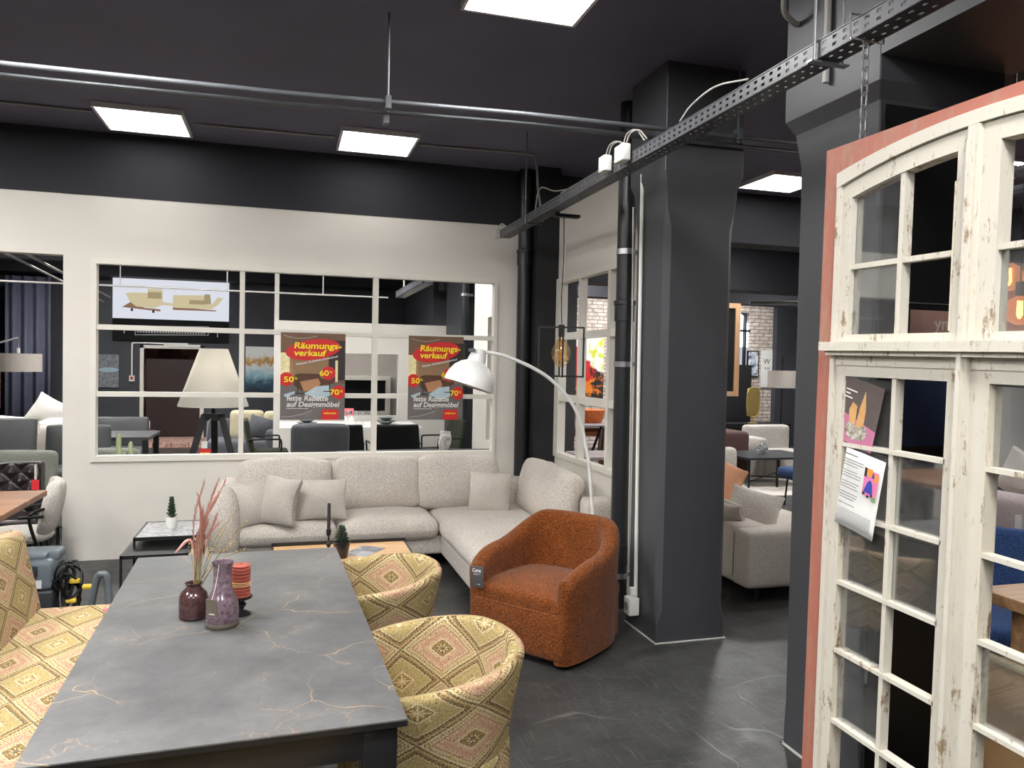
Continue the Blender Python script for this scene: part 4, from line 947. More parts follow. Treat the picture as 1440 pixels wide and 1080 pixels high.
side_table('lower black side table nested under the stone-topped one', -.945, 5.10, -.56, 5.60, .435, 'dark_top', 'black')
t = thing('potted_plant', 'small dark green plant in white pot on the side table', 'plant', (-.715, 5.56, .498))
MB().lathe([(0, 0), (.030, 0), (.033, .005), (.036, .072), (.036, .078), (.032, .078), (.031, .068), (0, .066)], 28).build('pot', 'plastic_white', t)
rosette(t, .07, .135, .046, 40, 'green_leaf', 5)

# ------------------------------------------------------------------ arc floor lamp
t = thing('arc_lamp', 'white arc floor lamp with dome shade curving over the sofa corner', 'floor lamp', (2.15, 5.07, 0))
prof = [(2.155, .02), (2.145, .30), (2.131, .518), (2.108, .749), (2.075, 1.006), (1.98, 1.325), (1.772, 1.553), (1.483, 1.690), (1.27, 1.728), (1.215, 1.732)]
W(MB().tube(catmull([(x, 5.07, z) for x, z in prof], 8), .0125, 14), 'pole', 'lamp_white', t)
W(MB().cyl((2.155, 5.07, 0), .14, .025, 40), 'base', 'lamp_white', t)
m = MB(); m.at((1.195, 5.07, 1.492), (0, .31, 0))
R_ = .172; m.lathe([(R_, 0), (R_ * .995, .025), (R_ * .93, .070), (R_ * .80, .112), (R_ * .60, .148), (R_ * .38, .170), (.062, .176), (.060, .172), (R_ * .38, .164), (R_ * .60, .142), (R_ * .78, .108), (R_ * .91, .068), (R_ * .97, .024), (R_ * .98, 0), (R_, 0)], 44)
W(m, 'shade', 'lamp_white', t)
m = MB(); m.at((1.195, 5.07, 1.492), (0, .31, 0)); m.lathe([(.064, .168), (.060, .20), (.054, .225), (.050, .228), (.040, .262), (0, .266)], 30); W(m, 'socket_cap', 'lamp_white', t)
m = MB(); m.at((1.195, 5.07, 1.492), (0, .31, 0)); m.at((1.215, 5.07, 1.735), (PI / 2, 0, 0)).cyl((0, 0, -.06), .012, .12, 14); W(m, 'hinge', 'tube_grey', t)
W(MB().ball((1.22, 5.07, 1.56), .045, 16, 10), 'bulb', 'plastic_white', t)

# ------------------------------------------------------------------ pendant lamp
t = thing('pendant_lamp', 'pendant lamp with black square wire frame and big amber bulb', 'lamp', (1.885, 5.145, 2.715))
MB().softbox((.02, 0, -.013), (.19, .06, .024), .008, 2).build('ceiling_rose', 'black_metal', t)
MB().tube(catmull([(0, 0, -.02), (.004, 0, -.3), (-.006, 0, -.6), (0, 0, -.79)], 6), .0035, 6).build('cable', 'black', t)
m = MB()
for dx in (-.035, .03): m.tube([(dx * .6, 0, -.02), (dx * .2, 0, -.79)], .0009, 4)
m.build('suspension_wire', 'steel', t)
zt_, zb_, h_ = -.795, -1.155, .165
def sqframe(m, cx, hw_, ax, w_=.012):
    def B(a0, z0, a1, z1):
        if ax == 'x': m.box(a0, -w_ / 2, z0, a1, w_ / 2, z1)
        else: m.box(-w_ / 2, a0, z0, w_ / 2, a1, z1)
    B(-hw_, zt_ - w_, hw_, zt_); B(-hw_, zb_, hw_, zb_ + w_); B(-hw_, zb_, -hw_ + w_, zt_); B(hw_ - w_, zb_, hw_, zt_); return m
sqframe(MB().at((0, 0, 0), (0, 0, -.28)), 0, h_, 'x').build('square_frame', 'black_metal', t, smooth=0)
sqframe(MB().at((0, 0, 0), (0, 0, -.28)), 0, h_, 'y').build('square_frame', 'black_metal', t, smooth=0)
MB().cyl((0, 0, -.868), .022, .085, 20).build('lamp_holder', 'black', t)
MB().lathe([(.019, -.868), (.022, -.885), (.045, -.915), (.064, -.955), (.070, -.985), (.064, -1.02), (.045, -1.055), (.018, -1.082), (0, -1.086)], 32).build('bulb_glass', 'amber_glass', t)
m = MB()
for k in range(6):
    g = k * PI / 3; m.tube([(.010 * math.cos(g), .010 * math.sin(g), -.90), (.014 * math.cos(g + .5), .014 * math.sin(g + .5), -1.04)], .0022, 5)
m.build('filament', 'bulb_off', t)

# ------------------------------------------------------------------ posters on the lattice
def poster(label, x, w_, h_, y, z0, rz=0):
    t = thing('sale_poster', label, 'poster', (x, y, z0), rz, 'clearance sale posters on the lattice')
    def U(u): return u * w_
    def V(v): return v * h_
    lay = [0]
    def flat(polys, name, mat):
        lay[0] += 1; d = -.0018 - .0004 * lay[0]; m = MB()
        for p in polys: m.prism([(U(a), V(b)) for a, b in p], d, d + .0003, 'y')
        return m.build(name, mat, t, smooth=0)
    def rect(a, b, c, d): return [(a, b), (c, b), (c, d), (a, d)]
    MB().box(0, -.0018, 0, w_, 0, h_).build('sheet', paint('poster_brown_print', srgb(118, 88, 66), .5, 0, .16, 5), t, smooth=0)
    flat([rect(.0, .0, 1, .34), [(0, .34), (1, .34), (1, .42), (.6, .46), (0, .40)]], 'printed_floor', P_['floor'])
    flat([rect(.19, .46, .74, .84)], 'printed_wall', P_['wallp'])
    flat([rect(0, .45, .14, .77)], 'printed_window', P_['win']); flat([rect(.14, .42, .19, .80)], 'printed_drape', P_['drape'])
    flat([rect(.74, .46, 1.0, .92)], 'printed_door', P_['dark']); flat([rect(.845, .44, .885, .69)], 'printed_light_slit', P_['win'])
    flat([[(.20, .40), (.22, .52), (.30, .535), (.60, .53), (.62, .48), (.85, .46), (.82, .42), (.62, .40), (.60, .36), (.33, .33)]], 'printed_sofa', P_['sofa'])
    flat([[(.30, .44), (.58, .48), (.62, .42), (.56, .35), (.36, .33)]], 'printed_cushion', P_['cush'])
    flat([[(.36, .30), (.56, .39), (.76, .40), (.76, .28), (.6, .24)], [(.05, .29), (.22, .33), (.22, .30), (.08, .26)]], 'printed_rug', P_['rug'])
    flat([rect(.26, .30, .275, .46), rect(.23, .295, .37, .31), rect(.75, .33, .765, .44), rect(.66, .325, .86, .335)], 'printed_table', P_['dark'])
    flat([ellipse(.50, .81, .425, .118, 40, .10)], 'red_ellipse', 'red')
    for cx, cz in ((.09, .466), (.74, .54), (.90, .322)): flat([[(max(0, min(1, a)), b) for a, b in ellipse(cx, cz, .108, .079, 32)]], 'red_disc', 'red')
    flat([[(.635, 0), (.905, 0), (.905, .10), (.885, .122), (.655, .122), (.635, .10)]], 'logo_field', 'red')
    pts = []
    for k in range(44):
        f = k / 43; pts.append(ellipse(.05 + .5 * f, .965 - .03 * math.sin(f * PI), .004, .003, 6)); pts.append(ellipse(.03 + .46 * f, .035 + .07 * f * f, .004, .003, 6))
    flat(pts, 'dotted_line', 'paper_white'); flat([rect(.10, .128, .43, .134), ], 'thin_line', 'paper_white')
    lay[0] += 2; D = -.0018 - .0004 * lay[0]
    def tx(s, u, v, size, wd, mat, shear=.18, bold=.0022, rot=0, nm='lettering'):
        return text(s, size * h_, mat, t, nm, (U(u), D, V(v)), (PI / 2, -rot, 0), wd * w_, shear, bold * .45 * h_ / .75, 'LEFT')
    tx('Räumungs-', .205, .822, .098, .735, 'yellow', .12, .004); tx('verkauf', .205, .738, .098, .50, 'yellow', .12, .004)
    tx('Wegen Kollektionswechsel', .24, .625, .034, .66, 'paper_white', .1, .001, .22)
    for s, u, v, s2 in (('50', .055, .435, .15), ('60', .60, .512, .145), ('70', .765, .292, .145)):
        tx(s, u, v, .088, s2, 'yellow', .0, .003); tx('%', u + s2 + .01, v + .03, .036, .045, 'yellow', 0, .0008)
    tx('fette Rabatte', .10, .222, .085, .64, 'paper_white', .16, .003); tx('auf Designmöbel', .10, .152, .085, .82, 'paper_white', .16, .003)
    tx('wohnraum', .67, .068, .034, .195, 'yellow', .1, .0012)
    return t
P_ = {'floor': paint('print_grey_floor', srgb(112, 106, 104), .5, 0, .15, 7), 'wallp': paint('print_brown_wall', srgb(146, 116, 84), .5, 0, .1), 'win': paint('print_pale_window', srgb(238, 228, 176), .5, 0, .15, 30),
      'drape': paint('print_drape', srgb(166, 124, 86), .5), 'dark': paint('print_dark', srgb(52, 42, 40), .5), 'sofa': paint('print_sofa', srgb(92, 58, 40), .5, 0, .2, 12), 'cush': paint('print_cushion', srgb(186, 136, 98), .5, 0, .1, 10), 'rug': paint('print_rug', srgb(186, 206, 214), .5, 0, .1, 20)}
poster('clearance sale poster left on the lattice, fully visible', -.033, .538, .745, YB - .022, 1.131)
poster('clearance sale poster right on the lattice, partly behind the white lamp dome', 1.055, .500, .748, YB - .022, 1.131)
# ------------------------------------------------------------------ old white window frame hung from the chain
# local axes: x = along the frame towards the viewer (world -Y), y = depth (world +X), z up
t = thing('old_window_frame', 'weathered white and red old casement window frame hung by chain at the right', 'window frame', (1.715, 2.205, 0), 0, None)
t.rotation_euler = (0, math.radians(.9), -PI / 2)
Wd = 1.18; ZT = 2.375
def strips(name, mat, boxes, smooth=0):
    m = MB()
    for b in boxes: m.box(*b)
    return m.build(name, mat, t, smooth=smooth)
strips('red_outer_frame', 'old_red', [(0, .0, .01, .068, .07, ZT), (Wd - .068, 0, .01, Wd, .07, ZT)])
cx = Wd / 2
def headz(x, a, b): return a + (b - a) * (1 - ((x - cx) / (cx - .07)) ** 2)
def archband(x0, x1, lo, hi, y0, y1, n=18):
    m = MB(); xs = [x0 + (x1 - x0) * i / n for i in range(n + 1)]
    poly = [(x, hi(x)) for x in xs] + [(x, lo(x)) for x in reversed(xs)]
    vs = [(a, y0, b) for a, b in poly] + [(a, y1, b) for a, b in poly]; L = len(poly); fs = []
    for i in range(n):
        j = L - 1 - i; fs.append((i, i + 1, j - 1, j)); fs.append((L + i, L + j, L + j - 1, L + i + 1))
    for i in range(L): fs.append((i, L + i, L + (i + 1) % L, (i + 1) % L))
    return m.add(vs, fs)
HI = lambda x: headz(x, 2.285, 2.340)
MID = lambda x: headz(x, 2.238, 2.304)
LOW = lambda x: headz(x, 2.185, 2.250)
archband(.068, Wd - .068, lambda x: HI(x), lambda x: ZT, .0, .07).build('red_head', 'old_red', t, smooth=0)
archband(.068, Wd - .068, MID, HI, -.012, .06).build('arched_head', 'old_white', t, smooth=30)
strips('casing', 'old_white', [(.068, -.010, .01, .088, .06, 2.285), (Wd - .088, -.010, .01, Wd - .068, .06, 2.285)])
strips('centre_post', 'old_white', [(.572, -.020, .01, .602, .06, 2.30), (.580, -.032, .01, .594, -.02, 2.26)])
strips('ledge', 'old_white', [(.055, -.045, 1.714, Wd - .055, .05, 1.742), (.07, -.030, 1.700, Wd - .07, .04, 1.714)])
strips('transom', 'old_white', [(.088, -.004, 1.668, .575, .05, 1.702), (.60, -.004, 1.668, Wd - .088, .05, 1.702)])
rows = [1.416, 1.194, .970, .748, .515, .290]
def pane(parent, x0, x1, z0, z1, arch_=False):
    m = MB()
    if arch_:
        return archband(x0, x1, lambda x: z0, lambda x: LOW(x), .020, .022, 8).build('glass_pane', 'old_glass', t if parent is None else parent, smooth=0)
    return m.box(x0, .020, z0, x1, .022, z1).build('glass_pane', 'old_glass', t if parent is None else parent, smooth=0)
def leaf(xa, xb, xg0, xg1, miss_up, miss_lo, mirrored):
    # upper sash
    o = archband(xa, xb, LOW, lambda x: MID(x) - .003, .0, .045)
    o.box(xa, 0.0003, 1.742, xg0, .045, 2.205 if not mirrored else 2.26).box(xg1, 0.0003, 1.742, xb, .045, 2.26 if not mirrored else 2.205).box(xg0, 0, 1.742, xg1, .045, 1.766)
    o.build('upper_sash', 'old_white', t, smooth=0)
    xm = .333 if not mirrored else .853
    MB().box(xm - .009, .004, 1.766, xm + .009, .036, LOW(xm) + .01).box(xg0, .006, 1.972, xg1, .034, 1.988).build('glazing_bar', 'old_white', t, smooth=0)
    lo = MB().box(xa, 0, .03, xg0, .045, 1.668).box(xg1, 0, .03, xb, .045, 1.668).box(xg0, 0, 1.634, xg1, .045, 1.668).box(xg0, 0, .03, xg1, .045, .10)
    lo.build('lower_sash', 'old_white', t, smooth=0)
    MB().box(xm - .008, .004, .10, xm + .008, .034, 1.634).build('glazing_bar', 'old_white', t, smooth=0)
    m = MB()
    for z in rows: m.box(xg0 - .006, .0, z - .0065, xg1 + .004, .032, z + .0065)
    m.build('glazing_bars_crosswise', 'old_white', t, smooth=0)
    strips('worn_edge', 'old_worn', [(xg0 - .004, -.0015, .12, xg0 + .002, .042, 1.62), (xg1 - .004, -.0015, 1.77, xg1 + .003, .03, 2.17)])
    cols = [(xg0, xm - .010), (xm + .010, xg1)]
    for ci, (a, b) in enumerate(cols):
        if (ci, 0) not in miss_up: pane(None, a, b, 1.989, 0, True)
        if (ci, 1) not in miss_up: pane(None, a, b, 1.766, 1.971)
    zz = [1.634] + rows + [.10]
    cl = cols
    for ci, (a, b) in enumerate(cl):
        for k in range(7):
            if (ci, k) not in miss_lo: pane(None, a, b, zz[k + 1] + .0065, zz[k] - .0065)
leaf(.088, .572, .130, .525, {(1, 0), (1, 1)}, {(1, 0), (1, 3), (1, 4), (0, 5), (1, 5)}, False)
leaf(.602, 1.092, .655, 1.05, {(0, 0), (1, 0)}, {(0, 1), (0, 2), (0, 4), (1, 1), (1, 2)}, True)
# card and paper stuck on the panes
LX = lambda o, x, y, z, ry=0: (setattr(o, 'parent', None), o)[1]
MW = Matrix.Translation(t.location) @ t.rotation_euler.to_matrix().to_4x4()
def stuck(name, label, cat, x, z, tilt, y=-.006):
    e = thing(name, label, cat); e.matrix_world = MW @ Matrix.Translation((x, y, z)) @ Matrix.Rotation(tilt, 4, 'Y')
    return e
c = stuck('art_card', 'dark and pink picture card stuck on the old window, above the white sheet', 'card', .192, 1.520, .23, .0)
cw, chh = .172, .205
MB().box(-cw / 2, .004, -chh / 2, cw / 2, .0055, chh / 2).build('card', paint('card_dark_print', srgb(92, 82, 80), .45, 0, .12, 20), c, smooth=0)
def flatp(par, polys, name, mat, d):
    m = MB()
    for p in polys: m.prism(p, d, d + .0004, 'y')
    return m.build(name, mat, par, smooth=0)
flatp(c, [[(-cw / 2, -chh / 2), (cw / 2, -chh / 2), (cw / 2, -.035), (-cw / 2, -.010)]], 'pink_ground', paint('card_pink', srgb(190, 118, 150), .5, 0, .1, 20), .0034)
flatp(c, [[(-.030, -.04), (-.040, .0), (-.030, .028), (-.008, .02), (-.004, -.04)], [(.0, -.045), (.004, .02), (.014, .075), (.030, .02), (.034, -.045)]], 'ochre_shape', paint('card_ochre', srgb(206, 160, 104), .5, 0, .12, 40), .0030)
flatp(c, [[(-.045, -.045), (-.02, -.035), (.01, -.045), (.04, -.03), (.055, -.055), (.04, -.078), (-.005, -.088), (-.04, -.075)]], 'grey_shape', speckle('card_grey_speckle', srgb(120, 116, 104), srgb(204, 200, 186), 140), .0026)
flatp(c, [[(-.07 + .0, z), (-.07 + w_, z), (-.07 + w_, z + .004), (-.07, z + .004)] for z, w_ in ((.060, .05), (.048, .022), (.036, .034))], 'white_print', 'paper_white', .0026)
c = stuck('info_sheet', 'white printed sheet with a colourful picture, tilted across the old window', 'paper', .226, 1.275, .145, -.012)
pw, ph = .172, .246
m = MB(); m.grid(lambda u, v: ((u - .5) * pw, .003 - .010 * (u - .35) ** 2 + .006 * v * v, (v - .5) * ph), 8, 8); o = m.build('sheet', 'paper_white', c)
o.modifiers.new('thick', 'SOLIDIFY').thickness = .0004
PY_ = -.004
grey = paint('grey_print', srgb(120, 120, 122), .7)
ls = [[(-.075, .108), (-.02, .108), (-.02, .112), (-.075, .112)]]; q = random.Random(2)
for k in range(17):
    if k % 4 == 3: continue
    z = .092 - k * .0088; e_ = -.075 + q.uniform(.06, .085); ls.append([(-.075, z), (e_, z), (e_, z + .0022), (-.075, z + .0022)])
for k in range(8):
    z = -.066 - k * .006; ls.append([(-.078, z), (.070, z), (.070, z + .0016), (-.078, z + .0016)])
flatp(c, ls, 'printed_lines', grey, PY_)
def pr(a, b, c_, d): return [(a, b), (c_, b), (c_, d), (a, d)]
for nm, col, polys in [('print_pink', srgb(226, 126, 176), [pr(.018, .005, .076, .085)]), ('print_black', srgb(28, 26, 34), [pr(.018, .062, .028, .09), pr(.020, .006, .030, .014), pr(.038, .000, .048, .008), pr(.054, .006, .062, .014)]),
                      ('print_orange', srgb(232, 150, 60), [pr(.030, .066, .052, .09), pr(.060, .055, .076, .08)]), ('print_blue', srgb(52, 70, 168), [[(.024, .016), (.062, .014), (.056, .044), (.048, .056), (.038, .050)], [(.050, .066), (.062, .064), (.056, .084)]]), ('print_green', srgb(120, 160, 110), [pr(.062, -.006, .078, .010)])]:
    PY_ -= .0005; flatp(c, polys, nm, paint('sheet_' + nm, col, .6), PY_)
# ------------------------------------------------------------------ left opening: dining corner
def legs(t, pts, z, r=.014, mat='black_metal', w=None):
    for x, y in pts:
        W(MB().tube([(x, y, 0), (x, y, z)], r, 10) if w is None else MB().box(x - w, y - w, 0, x + w, y + w, z), 'leg', mat, t)
t = thing('wooden_table', 'walnut plank table at the left edge, in front of the boucle chair', 'table', (-2.1, 5.18, 0))
W(MB().softbox((-2.05, 5.19, .742), (1.14, .95, .036), .004, 1), 'tabletop', 'walnut', t)
legs(t, [(-2.5, 4.85), (-2.5, 5.5), (-1.75, 5.5)], .725, w=.035)
t = thing('boucle_chair', 'white boucle chair with black armrest beside the partition edge', 'chair', (-1.76, 5.98, 0), math.radians(192))
disc_seat(.235, .235, .375, .43, .02).build('seat', 'boucle', t, smooth=60)
m = MB()
def bk(u, v):
    g = 2 * PI * v; w_ = u
    return None
m.at((-.235, 0, .60), (0, -.20, 0)); m.softbox((0, 0, 0), (.075, .44, .37), .037, 8, (.02, 0, 0)); 
for i, p in enumerate(m.v):
    q = p; m.v[i] = Vector((q.x + .9 * q.y * q.y, q.y * (1 - .25 * ((q.z - .60) / .19) ** 2), q.z))
m.build('backrest', 'boucle', t, smooth=60)
for s_ in (-1, 1):
    MB().tube(catmull([(-.18, s_ * .2, 0), (-.19, s_ * .235, .25), (-.13, s_ * .25, .42), (-.10, s_ * .25, .56), (-.14, s_ * .235, .60), (-.20, s_ * .20, .61)], 5), .011, 8).build('arm_tube', 'black_metal', t)
    MB().softbox((-.11, s_ * .25, .565), (.15, .035, .018), .008, 2).build('armrest', 'black', t)
    MB().tube([(.16, s_ * .17, 0), (.14, s_ * .16, .38)], .010, 8).build('leg', 'black_metal', t)
    MB().tube([(-.18, s_ * .2, 0), (-.14, s_ * .16, .38)], .010, 8).build('leg', 'black_metal', t)
t = thing('quilted_bench', 'dark leather bench with diamond-quilted back behind the walnut table', 'bench', (-2.3, 6.5, 0))
W(sb(-2.95, 6.28, .34, -1.72, 6.62, .46, .04), 'seat', 'dark_leather', t)
m = MB()
def quilt(u, v):
    a = abs(((u * 9 + v * 3) % 1) - .5) * 2; b = abs(((u * 9 - v * 3) % 1) - .5) * 2
    return (-2.95 + 1.18 * u, 6.62 - .055 - .035 * min(a, b) * 1.6 + .05 * v, .44 + .38 * v)
m.grid(quilt, 110, 44); W(m, 'quilted_front', 'dark_leather', t, smooth=80)
W(sb(-2.95, 6.60, .40, -1.765, 6.72, .825, .025), 'backrest', 'dark_leather', t)
legs(t, [(-2.85, 6.33), (-1.85, 6.33), (-2.85, 6.62), (-1.85, 6.62)], .36, w=.02)
W(MB().box(-1.800, 6.555, .70, -1.785, 6.60, .815), 'price_tag_string', 'conduit', t, smooth=0)
W(MB().box(-1.815, 6.54, .625, -1.765, 6.55, .70), 'price_tag', 'red', t, smooth=0)
def easy_chair(label, x, y, rz, mat, w_=.72, top=.74, grp=None, tagc=None, cat='armchair', nm='easy_chair', legz=.12):
    t = thing(nm, label, cat, (x, y, 0), rz, grp)
    MB().softbox((0, 0, .28), (.66, w_, .26), .05, 4, (0, 0, .02)).build('seat', mat, t, smooth=60)
    m = MB(); m.at((-.30, 0, (top + .36) / 2), (0, -.16, 0)); m.softbox((0, 0, 0), (.13, w_, top - .30), .055, 6, (.03, 0, .012)); m.build('backrest', mat, t, smooth=60)
    for a in (-.25, .25):
        for b in (-w_ / 2 + .06, w_ / 2 - .06): MB().tube([(a, b, 0), (a, b, .18)], .014, 8).build('leg', 'black_metal', t)
    if tagc: MB().box(-.33, w_ / 2 + .002, top - .22, -.27, w_ / 2 + .006, top - .10).build('price_tag', tagc, t, smooth=0)
    return t
easy_chair('grey-green chair with wide low back behind the quilted bench', -2.38, 7.62, -PI / 2 + .03, 'sage_fabric', .80, .735)
easy_chair('grey-green chair half hidden by the partition edge, right of its twin', -1.62, 7.72, -PI / 2, 'sage_fabric', .62, .735)
def cushion_chair(label, x, y, w_, top, mat, rz=-PI / 2, tagc=None, grp=None):
    t = thing('leather_chair', label, 'chair', (x, y, 0), rz, grp)
    MB().softbox((0, 0, .43), (.52, w_, .10), .035, 4, (0, 0, .02)).build('seat', mat, t, smooth=60)
    m = MB(); m.at((-.26, 0, (top + .46) / 2), (0, -.12, 0)); m.softbox((0, 0, 0), (.08, w_, top - .46), .03, 7, (.03, 0, .006), 0, .004, 5); m.build('backrest', mat, t, smooth=60)
    for a in (-.22, .22):
        for b in (-w_ / 2 + .04, w_ / 2 - .04): MB().tube([(a, b, 0), (a * .9, b * .9, .40)], .012, 8).build('leg', 'black_metal', t)
    if tagc: MB().box(-.34, w_ / 2 + .004, top - .16, -.30, w_ / 2 + .008, top - .05).build('price_tag', tagc, t, smooth=0)
    return t
cushion_chair('dark grey leather chair left of the second at the open doorway', -2.82, 8.7, .76, .985, 'grey_leather', tagc='paper_white')
cushion_chair('dark grey leather chair seen at the right side of the open doorway', -2.10, 8.9, .62, .90, 'grey_leather')
t = thing('sofa', 'pale sofa with white pillows far behind the open doorway', 'sofa', (-3.0, 10.3, 0))
W(sb(-4.4, 9.9, .0, -2.45, 10.8, .44, .06), 'seat', 'greige_fabric', t); W(sb(-4.4, 9.85, .0, -2.45, 10.08, .83, .06), 'backrest', 'greige_fabric', t)
pillow('pointed white pillow standing on the pale sofa behind the doorway', -2.66, 10.22, .95, .40, .38, .08, (.1, .55, .1), 21, 'white_fabric', 'white pillows on the pale sofa')
pillow('flat white pillow lying left of the pointed one on the pale sofa', -3.02, 10.22, .76, .62, .34, .09, (.2, .1, 0), 22, 'white_fabric', 'white pillows on the pale sofa')
pillow('small white pillow lying right of the pointed one on the pale sofa', -2.56, 10.10, .84, .34, .12, .06, (.9, -.1, .1), 23, 'white_fabric', 'white pillows on the pale sofa')
t = thing('potted_plant', 'bushy green pot plant beside the white pillows behind the doorway', 'plant', (-2.80, 11.3, 0))
MB().lathe([(0, 0), (.14, 0), (.18, .78), (.17, .78), (0, .74)], 20).build('pot', 'black', t)
q = random.Random(4); m = MB()
for k in range(46):
    g = q.uniform(0, 2 * PI); L = q.uniform(.22, .40); r_ = q.uniform(.3, 1); d = Vector((math.cos(g) * r_, math.sin(g) * r_, 1.1))
    c = Vector((.05 * math.cos(g), .05 * math.sin(g), .76)); e = c + d.normalized() * L + Vector((0, 0, -.06 * r_))
    m.tube([c, c.lerp(e, .5) + Vector((0, 0, .03)), e], [.006, .012, .001], 5)
m.build('foliage', 'green_leaf', t)
t = thing('arm_floor_lamp', 'floor lamp arm with taupe drum shade at the left edge', 'floor lamp', (-3.6, 9.5, 0))
W(MB().lathe([(.275, 1.455), (.275, 1.650), (.270, 1.650), (.270, 1.455), (.275, 1.455)], 40, (-2.82, 9.5, 0)), 'shade', 'shade_taupe', t)
W(MB().tube([(-3.6, 9.5, 0), (-3.6, 9.5, 1.55), (-2.765, 9.5, 1.82)], .011, 8).tube([(-2.765, 9.5, 1.82), (-2.765, 9.5, 1.70)], .003, 6), 'arm', 'steel', t)
W(MB().cyl((-2.765, 9.5, 1.655), .016, .055, 12), 'socket', 'plastic_white', t); W(MB().cyl((-3.6, 9.5, 0), .16, .03, 24), 'base', 'black_metal', t)
for k, (x0, x1, l) in enumerate(((-5.6, -4.72, 'dark curtain panel at the left edge behind the doorway'), (-4.66, -3.95, 'folded grey-blue curtain hanging far behind the doorway'))):
    m = MB(); m.grid(lambda u, v: (x0 + (x1 - x0) * u, 15.3 + .05 * math.sin(u * (x1 - x0) * 34), .05 + 2.95 * v), 90, 2)
    o = m.build('curtain', 'curtain', None, smooth=60); o.modifiers.new('thick', 'SOLIDIFY').thickness = .01; tag(o, l, 'curtain')
MB_ = tag(MB().box(-3.62, 15.2, 0, -3.48, 15.34, ZC).build('pillar_post', 'dark_column', None, smooth=0), 'slim dark post beside the curtains behind the doorway', 'post')
t = thing('wall_picture', 'pinkish picture at the left photo edge behind the doorway', 'picture', (-4.95, 14.6, .74))
MB().box(-.35, 0, 0, .43, .03, .62).build('canvas', paint('pinkish_print', srgb(196, 150, 146), .6, 0, .25, 6), t, smooth=0)
# cleaning machine with cables
t = thing('cleaning_machine', 'grey floor cleaning machine with coiled black cables behind the bench', 'machine', (-1.50, 5.40, 0))
W(MB().softbox((-1.52, 5.42, .30), (.36, .34, .19), .035, 4), 'tank', 'machine_grey', t); W(MB().softbox((-1.52, 5.42, .115), (.37, .36, .19), .02, 3), 'chassis', 'machine_dark', t)
W(MB().softbox((-1.53, 5.235, .33), (.22, .02, .07), .008, 2), 'recess_panel', 'machine_dark', t); W(MB().box(-1.47, 5.243, .225, -1.40, 5.248, .275), 'label', 'paper_white', t, smooth=0)
W(MB().softbox((-1.36, 5.42, .40), (.07, .16, .06), .02, 3), 'cap', 'machine_grey', t); W(MB().softbox((-1.52, 5.42, .405), (.26, .26, .03), .012, 3), 'lid', 'machine_grey', t)
m = MB(); q = random.Random(9)
for k in range(9):
    r_ = q.uniform(.06, .12); c = Vector((-1.27 + q.uniform(-.04, .05), 5.30 + q.uniform(-.05, .05), .20 + q.uniform(-.06, .08)))
    m.tube([c + Vector((r_ * .6 * math.cos(a), .04 * math.sin(2 * a + k), r_ * 1.3 * math.sin(a))) for a in [2 * PI * j / 18 for j in range(18)]], .007, 6, True)
W(m, 'coiled_cable', 'cable_black', t)
for x, z in ((-1.15, .22), (-1.24, .14), (-1.22, .26)): W(MB().softbox((x, 5.25, z), (.06, .03, .03), .01, 2), 'plug', paint('yellow_plug', srgb(226, 190, 60), .5), t)
t = thing('tube_handle', 'grey bent metal tube standing between bench and side table', 'tube', (-.95, 4.62, 0))
MB().tube(catmull([(-.10, .05, 0), (-.06, .03, .22), (-.02, .01, .42), (.01, 0, .455), (.035, 0, .42), (.05, -.01, .2), (.055, -.01, 0)], 6), .019, 12).build('tube', 'tube_grey', t)

# ------------------------------------------------------------------ second room seen through the lattice
t = thing('tripod_lamp', 'white cone shade lamp on black wooden tripod behind the lattice', 'floor lamp', (-.66, 8.0, 0))
MB().lathe([(.325, 1.175), (.325, 1.185), (.130, 1.735), (.126, 1.735), (.320, 1.18), (.325, 1.175)], 44).build('shade', 'shade_white', t)
MB().cyl((0, 0, 1.10), .02, .30, 14).build('lamp_holder', 'black', t); MB().cyl((0, 0, 1.04), .10, .065, 6).build('hub', 'black', t)
for k in range(3):
    g = -PI / 2 + PI / 3 + k * 2 * PI / 3; c, s_ = math.cos(g), math.sin(g)
    MB().bar((.09 * c, .09 * s_, 1.09), (.42 * c, .42 * s_, .0), .06, .045).build('leg', 'black', t)
MB().ball((0, 0, 1.46), .05, 12, 8).build('bulb', 'bulb_lit', t)
tagt = thing('price_card', 'red and white price card hanging on the tripod lamp', 'card', (-.70, 7.63, .62))
MB().box(-.05, 0, 0, .05, .006, .18).build('card', 'red', tagt, smooth=0); MB().box(-.03, -.001, .185, .02, .004, .25).build('paper', 'paper_white', tagt, smooth=0)
MB().box(-.035, -.002, .02, .035, 0, .07).build('paper', 'paper_white', tagt, smooth=0); MB().box(-.04, -.002, .12, .04, 0, .145).build('print', 'yellow', tagt, smooth=0)
MB().tube([(0, .003, .18), (0.01, .2, .42), (0.03, .30, .44)], .002, 4).build('string', 'paper_white', tagt)
for k, (x, h_, r_) in enumerate(((-1.355, .985, .030), (-1.262, .915, .026))):
    t = thing('cactus', ['taller pale column cactus behind the lattice sill at left', 'shorter pale column cactus with side arm behind the lattice sill'][k], 'cactus', (x, 7.25, 0))
    MB().lathe([(0, 0), (.035, 0), (.042, .55), (0, .53)], 18).build('pot', 'plastic_white', t)
    m = MB(); m.tube([(0, 0, .5), (0, 0, h_ - .03), (.002, 0, h_ - .012), (.002, 0, h_)], [r_ * .72, r_ * .72, r_ * .5, .003], 12)
    if k: m.tube(catmull([(-.02, 0, .70), (-.05, 0, .73), (-.052, 0, .82)], 4), .014, 8)
    m.build('stem', 'cactus', t)
t = thing('grey_table', 'grey-topped table with black metal legs at left behind the lattice', 'table', (-2.0, 9.9, 0))
